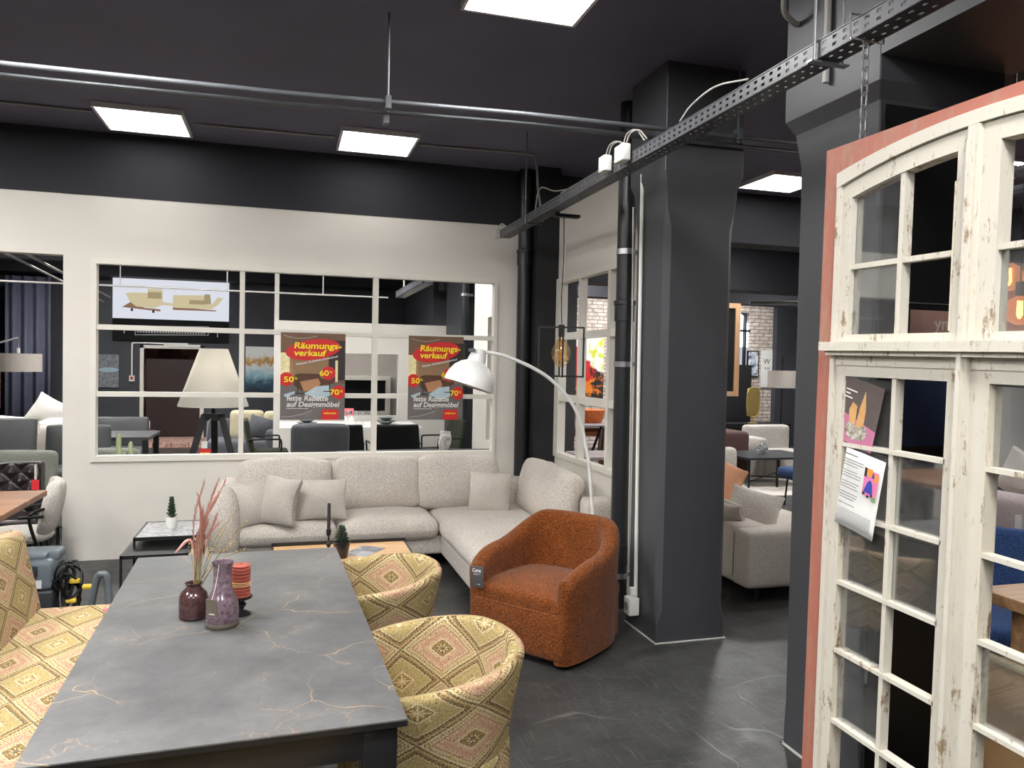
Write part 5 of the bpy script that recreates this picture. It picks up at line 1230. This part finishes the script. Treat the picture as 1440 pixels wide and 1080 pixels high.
W(MB().box(-2.08, 9.45, .70, -1.46, 10.30, .735), 'tabletop', 'grey_leather', t, smooth=0)
for x in (-2.04, -1.50):
    for y in (9.49, 10.26): W(MB().box(x - .03, y - .03, 0, x + .03, y + .03, .70), 'leg', 'black_metal', t, smooth=0)
cushion_chair('dark grey leather chair behind the grey table, beside the brown doorway', -2.06, 10.72, .72, .85, 'grey_leather', tagc='paper_white')
# screen with sofa picture
t = thing('picture_screen', 'long illuminated sofa picture screen high on the dark rear wall', 'screen', (-2.07, DY - .05, 1.94))
MB().box(-1.02, 0, .41, 1.02, .05, 1.20).build('lit_panel', glow('lit_picture_white', (.88, .91, 1.0, 1), .66), t, smooth=0)
MB().box(-1.02, .0, 0, 1.02, .05, .41).build('black_panel', 'hole', t, smooth=0)
so = glow('lit_picture_sofa', (.62, .54, .34, 1), .8); so2 = glow('lit_picture_sofa_shade', (.42, .35, .20, 1), .7); so3 = glow('lit_picture_brown', (.36, .20, .13, 1), .6)
def scr(polys, nm, mat, d): 
    m = MB()
    for p in polys: m.prism(p, d, d + .003, 'y')
    return m.build(nm, mat, t, smooth=0)
scr([[(-.86, .62), (-.70, .73), (-.48, .62), (-.20, .60), (-.20, .56)], [(.02, .60), (.80, .60), (.78, .62), (.02, .66)]], 'pictured_base', so3, -.005)
scr([[(-.80, .88), (-.72, .72), (-.62, .64), (-.30, .62), (-.18, .68), (.02, .68), (.04, .64), (.70, .64), (.82, .72), (.92, .86), (.82, .87), (.72, .74), (.60, .74), (.60, .90), (.02, .88), (.02, .72), (-.16, .74), (-.16, .98), (-.42, .98), (-.42, .90), (-.70, .90)]], 'pictured_sofa', so, -.009)
scr([[(-.42, .80), (-.18, .80), (-.18, .92), (-.42, .92)], [(.56, .72), (.70, .74), (.68, .92), (.58, .92)]], 'pictured_cushion', so2, -.013)
scr([[(.30, .72), (.56, .72), (.58, .80), (.32, .80)]], 'pictured_cushion', so2, -.013)
scr([[(-.71, .55), (-.67, .55), (-.67, .60), (-.71, .60)], [(-.34, .53), (-.30, .53), (-.30, .58), (-.34, .58)]], 'pictured_foot', 'black', -.013)
fr_ = paint('sign_line_grey', srgb(170, 170, 172), .5)
scr([[(-.64, .10), (.66, .13), (.66, .145), (-.64, .115)], [(-.64, .26), (.66, .29), (.66, .305), (-.64, .275)], [(-.64, .10), (-.625, .10), (-.625, .275), (-.64, .275)], [(.645, .13), (.66, .13), (.66, .30), (.645, .30)]] + [[(-.6 + k * .0485, .15), (-.6 + k * .0485 + .03, .15), (-.6 + k * .0485 + .03, .20 + .03 * (k % 3 == 0)), (-.6 + k * .0485, .20)] for k in range(25)] + [[(-.83, .13), (-.81, .13), (-.81, .27), (-.83, .27)], [(.81, .10), (.83, .10), (.83, .24), (.81, .24)]], 'sign_frame_and_print', fr_, -.006)
t = thing('alarm_box', 'small red and white box with white conduit beside the brown doorway', 'box', (-2.757, DY - .055, 1.17))
MB().box(-.045, 0, 0, .045, .05, .11).build('housing', 'plastic_white', t, smooth=0); MB().box(-.022, -.004, .03, .022, 0, .085).build('red_face', 'red', t, smooth=0)
MB().tube(catmull([(0, .02, .11), (0, .02, .66), (.02, .02, .71), (.08, .02, .725), (.98, .02, .725)], 4), .016, 8).build('conduit', 'plastic_white', t)
MB().box(.55, -.01, .66, 1.2, .05, .715).build('door_closer', 'plastic_white', t, smooth=0)
def canvas(name, label, x0, z0, x1, z1, y, mat, frame=None):
    t = thing(name, label, 'picture', ((x0 + x1) / 2, y, z0)); w_ = (x1 - x0) / 2
    MB().box(-w_, 0, 0, w_, .035, z1 - z0).build('canvas', mat, t, smooth=0)
    if frame: MB().box(-w_ - .02, -.005, -.02, w_ + .02, .034, 0).box(-w_ - .02, -.005, z1 - z0, w_ + .02, .034, z1 - z0 + .02).box(-w_ - .02, -.005, 0, -w_, .034, z1 - z0).box(w_, -.005, 0, w_ + .02, .034, z1 - z0).build('frame', frame, t, smooth=0)
    return t
def sea():
    m = NT('sea_painting'); o = m.obj(); z = m.sep(o)[2]
    n = m.math('ADD', m.math('MULTIPLY', z, 1.05), m.math('MULTIPLY', m.math('SUBTRACT', m.noise(o, 7, 6, .7), .5), .55))
    m.base(m.ramp(n, [(0, srgb(20, 34, 48)), (.18, srgb(46, 84, 104)), (.36, srgb(146, 184, 194)), (.54, srgb(214, 218, 216)), (.60, srgb(188, 132, 56)), (.68, srgb(206, 170, 110)), (.74, srgb(226, 226, 222)), (1, srgb(232, 232, 230))]), .6); return m.m
canvas('sea_painting', 'blue and gold seascape canvas on the dark rear wall', -.735, .99, -.15, 1.88, DY - .039, sea())
def greyart():
    m = NT('grey_abstract_canvas'); o = m.obj(); x, y, z = m.sep(o)
    e = m.math('ADD', m.math('POWER', m.math('DIVIDE', m.math('ADD', x, -.02), .17), 2), m.math('POWER', m.math('DIVIDE', m.math('ADD', z, -.33), .045), 2))
    base = m.ramp(m.noise(o, 16, 6, .75), [(.3, srgb(66, 70, 76)), (.7, srgb(150, 154, 158))])
    m.base(m.mix(m.math('LESS_THAN', e, 1), base, srgb(156, 178, 190)), .6); return m.m
canvas('grey_canvas', 'grey abstract canvas with pale blue lens left of the brown doorway', -3.36, 1.05, -2.98, 1.667, DY - .039, greyart())
# dining group in the second room
t = thing('white_table', 'long white dining table behind the lattice', 'table', (.8, 10.3, 0))
W(MB().box(-.05, 9.75, .775, 1.70, 10.75, .81), 'tabletop', 'plastic_white', t, smooth=0)
for x in (.15, 1.45):
    W(MB().bar((x, 9.95, .775), (x + .1, 10.0, 0), .06, .06), 'leg', 'black_metal', t, smooth=0); W(MB().bar((x, 10.55, .775), (x + .1, 10.5, 0), .06, .06), 'leg', 'black_metal', t, smooth=0)
def shell_chair(label, x, y, rz, mat, arms=True, w_=.50, top=.90, grp='dark chairs around the white table', tagc=None):
    t = thing('dining_chair', label, 'chair', (x, y, 0), rz, grp)
    MB().softbox((.02, 0, .475), (.48, w_ - .04, .07), .03, 4, (0, 0, .012)).build('seat', mat, t, smooth=60)
    m = MB(); m.at((-.225, 0, (top + .46) / 2), (0, -.20, 0)); m.softbox((0, 0, 0), (.055, w_, top - .46), .025, 6, (.01, 0, .0))
    for i, p in enumerate(m.v): m.v[i] = Vector((p.x + .35 * p.y * p.y, p.y * (1 - .12 * max(0, (p.z - .6)) / .3), p.z))
    m.build('backrest', mat, t, smooth=60)
    if arms:
        for s_ in (-1, 1): MB().tube(catmull([(-.22, s_ * w_ * .48, .66), (.10, s_ * w_ * .52, .665), (.16, s_ * w_ * .52, .64), (.16, s_ * w_ * .5, .46)], 4), .011, 8).build('armrest', 'black_metal', t)
    for a in (-.2, .2):
        for b in (-.19, .19): MB().tube([(a, b, 0), (a * .8, b * .85, .45)], .011, 8).build('leg', 'black_metal', t)
    if tagc: MB().box(-.27, w_ / 2 + .004, top - .20, -.22, w_ / 2 + .008, top - .06).build('price_tag', tagc, t, smooth=0)
    return t
shell_chair('dark olive armchair at the left end of the white table, turned sideways', -.20, 10.05, .05, 'olive_fabric', tagc='paper_white')
shell_chair('black chair at the white table just right of the grey chair back', .67, 9.40, PI / 2, 'black_fabric', w_=.50)
shell_chair('black chair at the white table in the middle lattice field, beneath the right poster', 1.29, 9.40, PI / 2, 'black_fabric', w_=.60)
shell_chair('dark olive armchair at the right end of the white table', 1.99, 9.95, PI + .25, 'olive_fabric')
easy_chair('grey chair back standing right behind the lattice, below the left poster', .37, 8.62, PI / 2, 'grey_fabric', .60, .945, None, 'paper_white', 'chair', 'grey_chair')
t = thing('grey_sofa', 'low grey sofa back running behind the right part of the lattice sill', 'sofa', (1.3, 7.8, 0))
W(sb(.45, 7.5, .0, 2.3, 7.68, .765, .06, 6, (0, 0, .01)), 'backrest', 'grey_fabric', t); W(sb(.45, 7.6, .0, 2.3, 8.15, .42, .06), 'seat', 'grey_fabric', t)
t = thing('white_vase', 'white fan-shaped paper vase on the grey sofa back behind the lattice', 'ornament', (1.56, 7.58, .765))
MB().lathe([(0, 0), (.03, 0), (.055, .06), (.062, .12), (.05, .19), (.044, .19), (.055, .12), (0, .02)], 18).build('body', 'paper_white', t); MB().tube(catmull([(-.04, -.05, .02), (-.055, -.07, .09), (-.02, -.07, .14), (.03, -.05, .13)], 5), [.03] * 16, 10).build('roll', 'paper_white', t)
t = thing('beige_sofa', 'beige and grey sofa behind the tripod lamp and olive chair', 'sofa', (-.5, 12.6, 0))
W(sb(-1.1, 12.0, .0, .0, 12.9, .42, .06), 'seat', 'grey_fabric', t); W(sb(-.80, 12.55, .40, -.30, 12.75, .84, .07), 'back_cushion', 'beige_fabric', t); W(sb(-.30, 12.5, .40, -.0, 12.7, .83, .07), 'back_cushion', 'beige_fabric', t); W(sb(-1.15, 12.7, .08, .0, 12.9, .70, .06), 'backrest', 'grey_fabric', t); W(sb(-.26, 11.95, .08, -.02, 12.7, .58, .06), 'arm', 'grey_fabric', t)
pillow('grey ribbed pillow on the beige sofa beside the olive chair', -.34, 12.25, .60, .38, .34, .08, (-.3, .3, 0), 31, 'grey_fabric')
for k, (x, y, h_, l) in enumerate(((.28, 10.1, .07, 'dark stacked bowl on the white table below the left poster'), (1.30, 10.25, .09, 'stacked grey bowls on the white table in the middle field'))):
    t = thing('bowl', l, 'bowl', (x, y, .81)); MB().lathe([(0, 0), (.05, 0), (.13, h_ * .5), (.13, h_ * .55), (.04, h_ * .5), (.10, h_), (.095, h_), (0, h_ * .7)], 24).build('bowls', 'tube_grey', t)
for k, x in enumerate((.80, .90, .99)):
    t = thing('wine_glass', ['left', 'middle', 'right'][k] + ' stemmed glass on the white table by the pink card', 'glass', (x, 10.15, .81), 0, 'stemmed glasses on the white table')
    MB().lathe([(0, 0), (.035, 0), (.005, .006), (.004, .08), (.034, .11), (.038, .14), (.030, .18), (.028, .18), (.036, .14), (.030, .11), (0, .09)], 18).build('glass', 'clear_glass', t)
t = thing('price_card', 'pink and white price card stand on the white table', 'card', (.83, 10.4, .81))
MB().box(-.06, 0, .10, .06, .01, .20).build('card', paint('pink_card', srgb(222, 110, 120), .6), t, smooth=0); MB().box(-.06, 0, 0, .06, .01, .10).build('paper', 'paper_white', t, smooth=0); MB().box(-.04, -.003, .13, .04, 0, .16).build('print', 'black', t, smooth=0)
# ------------------------------------------------------------------ through the side window
def abstract():
    m = NT('colourful_abstract_canvas'); o = m.obj()
    w_ = m.vadd(o, m.noisec(o, 4, 6), .36); x, y, z = m.sep(m.mapping(w_, loc=(-.18, 0, -.18)))
    white = m.mix(m.ramp(m.noise(o, 6, 4), [(.50, 0.0), (.58, 1.0)]), srgb(238, 236, 226), m.mix(m.math('GREATER_THAN', x, .02), srgb(206, 110, 200), srgb(206, 214, 70)))
    red = m.mix(m.ramp(m.noise(o, 14, 6, .7), [(.40, 0.0), (.65, 1.0)]), srgb(220, 46, 34), srgb(160, 30, 30))
    col = m.mix(m.ramp(m.math('ADD', z, m.math('MULTIPLY', x, 1.0)), [(.86, 1.0), (.90, 0.0)]), white, red)
    og = m.mix(m.noise(o, 9, 4), srgb(232, 150, 40), srgb(226, 96, 36))
    col = m.mix(m.ramp(m.math('SUBTRACT', z, m.math('MULTIPLY', x, .5)), [(.30, 1.0), (.36, 0.0)]), col, og)
    bk = m.math('MULTIPLY', m.math('GREATER_THAN', x, .20), m.math('LESS_THAN', z, .62)); bk2 = m.math('LESS_THAN', z, .16)
    col = m.mix(m.math('MULTIPLY', m.math('MAXIMUM', bk, bk2), m.ramp(m.noise(o, 8, 5, .7), [(.42, 0.0), (.50, 1.0)])), col, srgb(34, 32, 32))
    m.base(col, .5); return m.m
t = thing('abstract_painting', 'large red, yellow and white abstract painting behind the side window', 'painting', (5.655, 14.155, .965)); 
MB().box(-.46, 0, 0, .44, .04, 1.30).build('canvas', abstract(), t, smooth=0)
t = thing('garden_table', 'red slatted garden table with pale top behind the side window', 'table', (4.45, 11.0, 0))
W(MB().box(3.9, 10.5, .72, 5.0, 11.5, .76), 'tabletop', 'mauve_fabric', t, smooth=0); W(MB().box(3.95, 10.55, .60, 4.95, 11.45, .72), 'apron', 'red_wood', t, smooth=0)
for x in (4.0, 4.9):
    for y in (10.6, 11.4): W(MB().bar((x, y, .6), (x, y, 0), .06, .06), 'leg', 'red_wood', t, smooth=0)
t = thing('bistro_table', 'small pale grey bistro table behind the side window', 'table', (3.55, 8.2, 0))
W(MB().box(3.2, 7.85, .60, 3.95, 8.5, .63), 'tabletop', 'mauve_fabric', t, smooth=0)
for x in (3.3, 3.85):
    W(MB().bar((x, 7.95, .6), (x, 8.4, 0), .03, .03), 'leg', 'black_metal', t, smooth=0); W(MB().bar((x, 8.4, .6), (x, 7.95, 0), .03, .03), 'leg', 'black_metal', t, smooth=0)
def slim_chair(label, x, y, rz, mat):
    t = thing('folding_chair', label, 'chair', (x, y, 0), rz, 'chairs behind the side window')
    MB().softbox((0, 0, .44), (.40, .40, .04), .015, 3).build('seat', mat, t)
    m = MB()
    for k in range(6): m.at((-.20, -.17 + k * .068, .62), (0, -.15, 0)).box(-.01, -.02, -.16, .01, .02, .20)
    m.build('backrest', mat, t, smooth=0)
    for s_ in (-.19, .19): (MB().bar((-.25, s_, .86), (.18, s_, 0), .025, .025).build('leg', 'black_metal', t, smooth=0), MB().bar((-.2, s_, 0), (.18, s_, .44), .025, .025).build('leg', 'black_metal', t, smooth=0))
slim_chair('white-seated folding chair in front of the bistro table behind side window', 3.2, 7.45, 2.2, 'white_fabric')
slim_chair('slatted chair between the two tables behind the side window', 4.05, 9.5, 1.9, 'brown_fabric')
t = thing('basket', 'orange basket standing on the garden table behind the side window', 'basket', (4.55, 11.1, .76))
MB().lathe([(0, 0), (.20, 0), (.26, .20), (.25, .20), (0, .03)], 24).build('basket', fabric('orange_basket_weave', srgb(180, 80, 40), srgb(226, 140, 80), 60), t)
# ------------------------------------------------------------------ between column and pillar
t = thing('boucle_sofa', 'pale boucle sofa seen end-on between the grey column and pillar', 'sofa', (3.9, 5.6, 0))
W(sb(3.08, 4.58, .115, 4.25, 4.80, .52, .04, 6, (0, .006, .01)), 'arm', 'greige_fabric', t); W(sb(3.08, 4.70, .115, 3.34, 6.6, .54, .05), 'backrest', 'greige_fabric', t); W(sb(3.28, 4.78, .115, 4.25, 6.6, .42, .05, 6, (0, 0, .02)), 'seat', 'greige_fabric', t)
for x, y in ((3.25, 4.70), (4.15, 4.70), (3.2, 6.5), (4.15, 6.5)): W(MB().box(x - .015, y - .015, 0, x + .015, y + .015, .13), 'leg', 'black_metal', t, smooth=0)
pillow('knitted cream pillow on the end of the boucle sofa', 3.50, 5.15, .545, .40, .34, .08, (-.35, .2, -.75), 41, 'boucle')
pillow('plain pale pillow lying at the left on the boucle sofa arm', 3.12, 4.98, .60, .36, .20, .06, (.6, .1, -1.1), 42, 'greige_fabric')
pillow('peach orange pillow behind the boucle sofa', 3.84, 6.15, .60, .40, .40, .06, (-.2, .3, -1.1), 43, 'peach_fabric')
t = thing('white_chair', 'white curved chair back peeking out behind the grey column', 'chair', (4.28, 6.9, 0))
MB().softbox((0, 0, .6), (.36, .14, .48), .06, 5).build('backrest', 'boucle', t); MB().softbox((.05, .25, .35), (.5, .5, .16), .05, 4).build('seat', 'boucle', t)
for x in (-.1, .2):
    for y in (.1, .42): MB().tube([(x, y, 0), (x, y, .32)], .014, 8).build('leg', 'black_metal', t)
t = thing('rug', 'pale rug on the floor between column and pillar', 'rug', (6.9, 9.6, 0))
MB().softbox((0, 0, .008), (2.4, 2.2, .016), .004, 2).build('pile', 'rug', t)
t = thing('coffee_table', 'dark low table with thin legs on the pale rug', 'coffee table', (6.6, 9.45, 0))
W(MB().box(6.05, 9.05, .40, 7.2, 9.95, .43), 'tabletop', 'machine_dark', t, smooth=0)
for x, y in ((6.1, 9.10), (6.55, 9.10), (7.15, 9.1), (6.1, 9.9), (7.15, 9.9)): W(MB().box(x - .012, y - .012, .0, x + .012, y + .012, .40), 'leg', 'black_metal', t, smooth=0)
W(MB().bar((6.1, 9.1, .1), (7.15, 9.9, .1), .015, .015).bar((6.1, 9.9, .1), (7.15, 9.1, .1), .015, .015), 'cross_brace', 'black_metal', t, smooth=0)
t = thing('wire_ball', 'silver openwork ball ornament on the dark low table', 'ornament', (6.52, 9.42, .43))
m = MB()
for k in range(6):
    Mx2 = Matrix.Rotation(k * PI / 6, 3, 'Z') @ Matrix.Rotation(k * .7, 3, 'X')
    m.tube([Vector((0, 0, .085)) + Mx2 @ Vector((.08 * math.cos(a), .08 * math.sin(a), 0)) for a in [2 * PI * j / 20 for j in range(20)]], .006, 6, True)
m.build('rings', 'steel', t)
t = thing('brown_sofa', 'mauve brown sofa at the left behind the dark low table', 'sofa', (6.2, 10.4, 0))
W(sb(5.3, 10.0, .0, 6.72, 10.9, .70, .07), 'body', 'brown_fabric', t); W(sb(5.3, 10.5, .6, 6.55, 10.85, .84, .07), 'back_cushion', 'brown_fabric', t)
t = thing('cream_armchair', 'cream armchair right of the dark low table', 'armchair', (6.9, 9.2, 0))
W(sb(6.98, 9.98, .0, 7.75, 10.65, .40, .06), 'seat', 'boucle', t); W(sb(6.96, 10.45, .0, 7.75, 10.65, .76, .06), 'backrest', 'boucle', t); W(sb(6.88, 10.0, .0, 7.03, 10.6, .60, .05), 'arm', 'boucle', t)
t = thing('sideboard', 'black low sideboard under the gold mirror', 'sideboard', (9.0, 13.3, 0))
W(MB().box(8.2, 13.1, .06, 9.7, 13.55, .56), 'body', 'black', t, smooth=0); W(MB().box(8.25, 13.08, .1, 8.93, 13.1, .52).box(8.97, 13.08, .1, 9.65, 13.1, .52), 'door', 'black_metal', t, smooth=0); W(MB().box(8.3, 13.2, 0, 9.6, 13.5, .06), 'plinth', 'black', t, smooth=0)
t = thing('table_mirror', 'oval gold mirror on a stand against the whitewashed brick', 'mirror', (8.93, 13.25, .56))
MB().softbox((0, 0, .42), (.27, .03, .55), .014, 6).build('mirror_glass', 'brass', t)
m = MB(); m.tube([(.15 * math.copysign(abs(math.cos(a)) ** .7, math.cos(a)), -.01, .42 + .29 * math.copysign(abs(math.sin(a)) ** .7, math.sin(a))) for a in [2 * PI * j / 36 for j in range(36)]], .012, 6, True); m.build('rim', 'brass', t)
MB().tube([(0, 0, 0), (0, 0, .14)], .018, 10).cyl((0, 0, 0), .09, .015, 20).build('stand', 'brass', t)
def inkart():
    m = NT('blue_ink_print'); o = m.obj(); n = m.noise(o, 7, 5, .7)
    m.base(m.ramp(n, [(.42, srgb(48, 66, 104)), (.52, srgb(196, 204, 214)), (.6, srgb(232, 232, 232))]), .6); return m.m
canvas('framed_print', 'blue ink print in dark frame on the whitewashed brick', 9.40, 1.49, 9.64, 2.0, 14.165, inkart(), 'black')
t = canvas('framed_print', 'white print with dark letter shapes right of the blue ink print', 9.73, 1.25, 9.99, 2.04, 14.165, M['paper_white'])
text('W', .16, 'black', t, 'lettering', (-.09, -.002, .50)); text('WW', .07, 'black', t, 'lettering', (-.07, -.002, .38))
t = thing('floor_lamp', 'floor lamp with taupe drum shade in front of the dark pier', 'floor lamp', (8.35, 11.55, 0))
MB().lathe([(.24, 1.32), (.24, 1.62), (.235, 1.62), (.235, 1.32), (.24, 1.32)], 36).build('shade', 'shade_taupe', t); MB().tube([(0, 0, 0), (0, 0, 1.75)], .014, 10).cyl((0, 0, 1.72), .03, .16, 12).build('pole', 'black', t); MB().cyl((0, 0, 0), .15, .03, 24).build('base', 'black', t)
m = MB()
for k in range(3): m.bar((0, 0, 1.6), (.238 * math.cos(k * 2.1), .238 * math.sin(k * 2.1), 1.61), .006, .006)
m.build('shade_spider', 'black', t, smooth=0)
t = thing('timber_frame', 'upright pale timber frame edge just right of the grey column', 'frame', (5.38, 8.35, 0))
MB().box(-.035, 0, 1.30, .035, .05, 2.45).build('upright', 'pale_wood', t, smooth=0); MB().box(-.9, 0, 1.30, -.035, .05, 1.36).box(-.9, 0, 2.39, -.035, .05, 2.45).build('rail', 'pale_wood', t, smooth=0); MB().box(-.9, .02, 1.36, -.035, .04, 2.39).build('panel', 'black', t, smooth=0); MB().box(-.86, .0, 0, -.80, .05, 1.30).build('leg', 'black_metal', t, smooth=0); MB().box(-.4, 0.0, 0, -.34, .05, 1.30).build('leg', 'black_metal', t, smooth=0)
t = thing('blue_stool', 'round blue stool at the pillar edge on the pale rug', 'stool', (5.92, 7.85, 0))
MB().softbox((0, 0, .40), (.34, .34, .14), .05, 5).build('seat', 'blue_fabric', t)
for k in range(4): MB().tube([(.1 * math.cos(k * PI / 2 + .78), .1 * math.sin(k * PI / 2 + .78), .34), (.13 * math.cos(k * PI / 2 + .78), .13 * math.sin(k * PI / 2 + .78), 0)], .012, 8).build('leg', 'black_metal', t)
tag(MB().tube([(6.6, 9.95, 2.62), (12.5, 9.4, 2.9)], .02, 8).build('ceiling_pipe', 'conduit_dim'), 'grey rail crossing above the gap between column and pillar', 'pipe')
# ------------------------------------------------------------------ right hall seen through the old window
for k, (x, y, z, l) in enumerate(((3.55, 3.065, 2.14, 'lit amber globe bulb, upper one behind the old window'), (3.5, 2.955, 1.962, 'lit amber globe bulb, lower one behind the old window'))):
    t = thing('hanging_bulb', l, 'bulb', (x, y, z), 0, 'amber globe bulbs behind the old window')
    MB().lathe([(.018, .085), (.022, .07), (.05, .052), (.066, .02), (.068, 0), (.062, -.03), (.045, -.052), (.02, -.066), (0, -.069)], 28).build('bulb_glass', 'hot_globe', t)
    MB().tube([(-.008, 0, .05), (-.012, 0, -.02), (.0, 0, -.035), (.012, 0, -.02), (.008, 0, .05)], .006, 6).build('filament', 'filament', t)
    MB().cyl((0, 0, .075), .021, .07, 16).build('lamp_holder', 'black', t); MB().tube([(0, 0, .14), (0, 0, 3.355 - z)], .004, 6).build('cable', 'black', t)
t = thing('poster_board', 'black-framed pinkish board with pale letters seen through the empty pane', 'sign', (2.365, 2.352, 1.775)); t.rotation_euler = (0, 0, 0)
MB().box(-.125, 0, 0, .125, .03, .135).build('frame', 'black', t, smooth=0); MB().box(-.112, -.003, .008, .112, 0, .108).build('print', paint('pinkish_board_print', srgb(150, 118, 108), .6, 0, .3, 9), t, smooth=0); MB().box(-.125, -.004, .132, .125, .03, .136).build('top_rail', 'steel', t, smooth=0)
text('ym', .075, 'shade_taupe', t, 'lettering', (.0, -.0035, .035))
t = thing('wall_screen', 'dark blue tilted screen seen through the empty lower pane', 'screen', (2.335, 2.335, 1.37)); t.rotation_euler = (0, 0, 0)
MB().box(-.12, 0, 0, .10, .03, .26).build('panel', paint('dark_blue_screen', srgb(46, 54, 76), .25, 0, .3, 3), t, smooth=0); MB().box(-.125, .002, -.008, .125, .045, 0).box(.10, .002, 0, .125, .045, .26).build('bezel', 'black', t, smooth=0)
t = thing('mauve_sofa', 'long mauve grey sofa in the right hall behind the old window', 'sofa', (5.4, 4.0, 0))
W(sb(5.0, 2.6, .10, 5.9, 4.7, .44, .06), 'seat', 'mauve_fabric', t); W(sb(4.78, 2.6, .10, 5.05, 4.7, .80, .08, 6, (0, 0, .01)), 'backrest', 'mauve_fabric', t); W(sb(4.85, 4.6, .10, 5.9, 4.85, .62, .06), 'arm', 'mauve_fabric', t)
for x, y in ((4.9, 2.7), (5.8, 2.7), (4.95, 4.7), (5.8, 4.7)): W(MB().box(x - .02, y - .02, 0, x + .02, y + .02, .12), 'leg', 'black_metal', t, smooth=0)
pillow('taupe pillow standing on the mauve sofa behind the old window', 5.18, 4.25, .88, .40, .36, .08, (.15, .45, -1.4), 51, 'greige_fabric')
t = thing('blue_chair', 'navy blue velvet armchair behind the wooden table at right edge', 'armchair', (3.50, 2.98, 0), math.radians(-140))
MB().softbox((0, 0, .36), (.54, .54, .14), .05, 5, (0, 0, .02)).build('seat', 'blue_fabric', t, smooth=60)
m = MB(); m.at((-.25, 0, .60), (0, -.15, 0)); m.softbox((0, 0, 0), (.09, .48, .46), .04, 6); m.build('backrest', 'blue_fabric', t, smooth=60)
for s_ in (-1, 1): MB().softbox((-.02, s_ * .27, .48), (.50, .08, .30), .035, 4).build('arm', 'blue_fabric', t, smooth=60)
for a in (-.2, .2):
    for b in (-.2, .2): MB().tube([(a, b, 0), (a, b, .32)], .014, 8).build('leg', 'black_metal', t)
t = thing('rustic_table', 'thick rustic oak table top at the right edge behind the old window', 'table', (3.3, 2.2, 0))
W(MB().softbox((3.27, 2.00, .715), (.88, 1.10, .05), .006, 1), 'tabletop', 'rustic_oak', t)
for x in (2.95, 3.6):
    for y in (1.6, 2.4): W(MB().box(x - .04, y - .04, 0, x + .04, y + .04, .69), 'leg', 'rustic_oak', t, smooth=0)
t = thing('tan_bench', 'tan leather bench seen low through the right leaf of the old window', 'bench', (2.6, 2.0, 0))
W(MB().softbox((2.72, 1.80, .34), (.30, 1.00, .44), .05, 5), 'seat', paint('tan_leather', srgb(176, 140, 98), .5, 0, .1, 5), t)
W(MB().tube([(2.575, 1.30, .575), (2.575, 2.30, .575)], .016, 10), 'edge_piping', 'beige_fabric', t)
for x, y in ((2.62, 1.36), (2.82, 1.36), (2.62, 2.24), (2.82, 2.24)): W(MB().box(x - .02, y - .02, 0, x + .02, y + .02, .14), 'leg', 'black_metal', t, smooth=0)
t = thing('price_tag', 'white hanging price tag in front of the mauve sofa', 'tag', (4.0, 3.33, .62)); t.rotation_euler = (0, 0, -.8)
MB().box(-.035, 0, 0, .035, .004, .15).build('card', 'paper_white', t, smooth=0); MB().box(-.02, 0, .15, .012, .004, .23).build('strap', 'conduit', t, smooth=0); MB().tube([(0, .01, -.62), (0, .01, .10)], .004, 6).cyl((0, .01, -.62), .06, .008, 16).build('stand', 'black_metal', t)
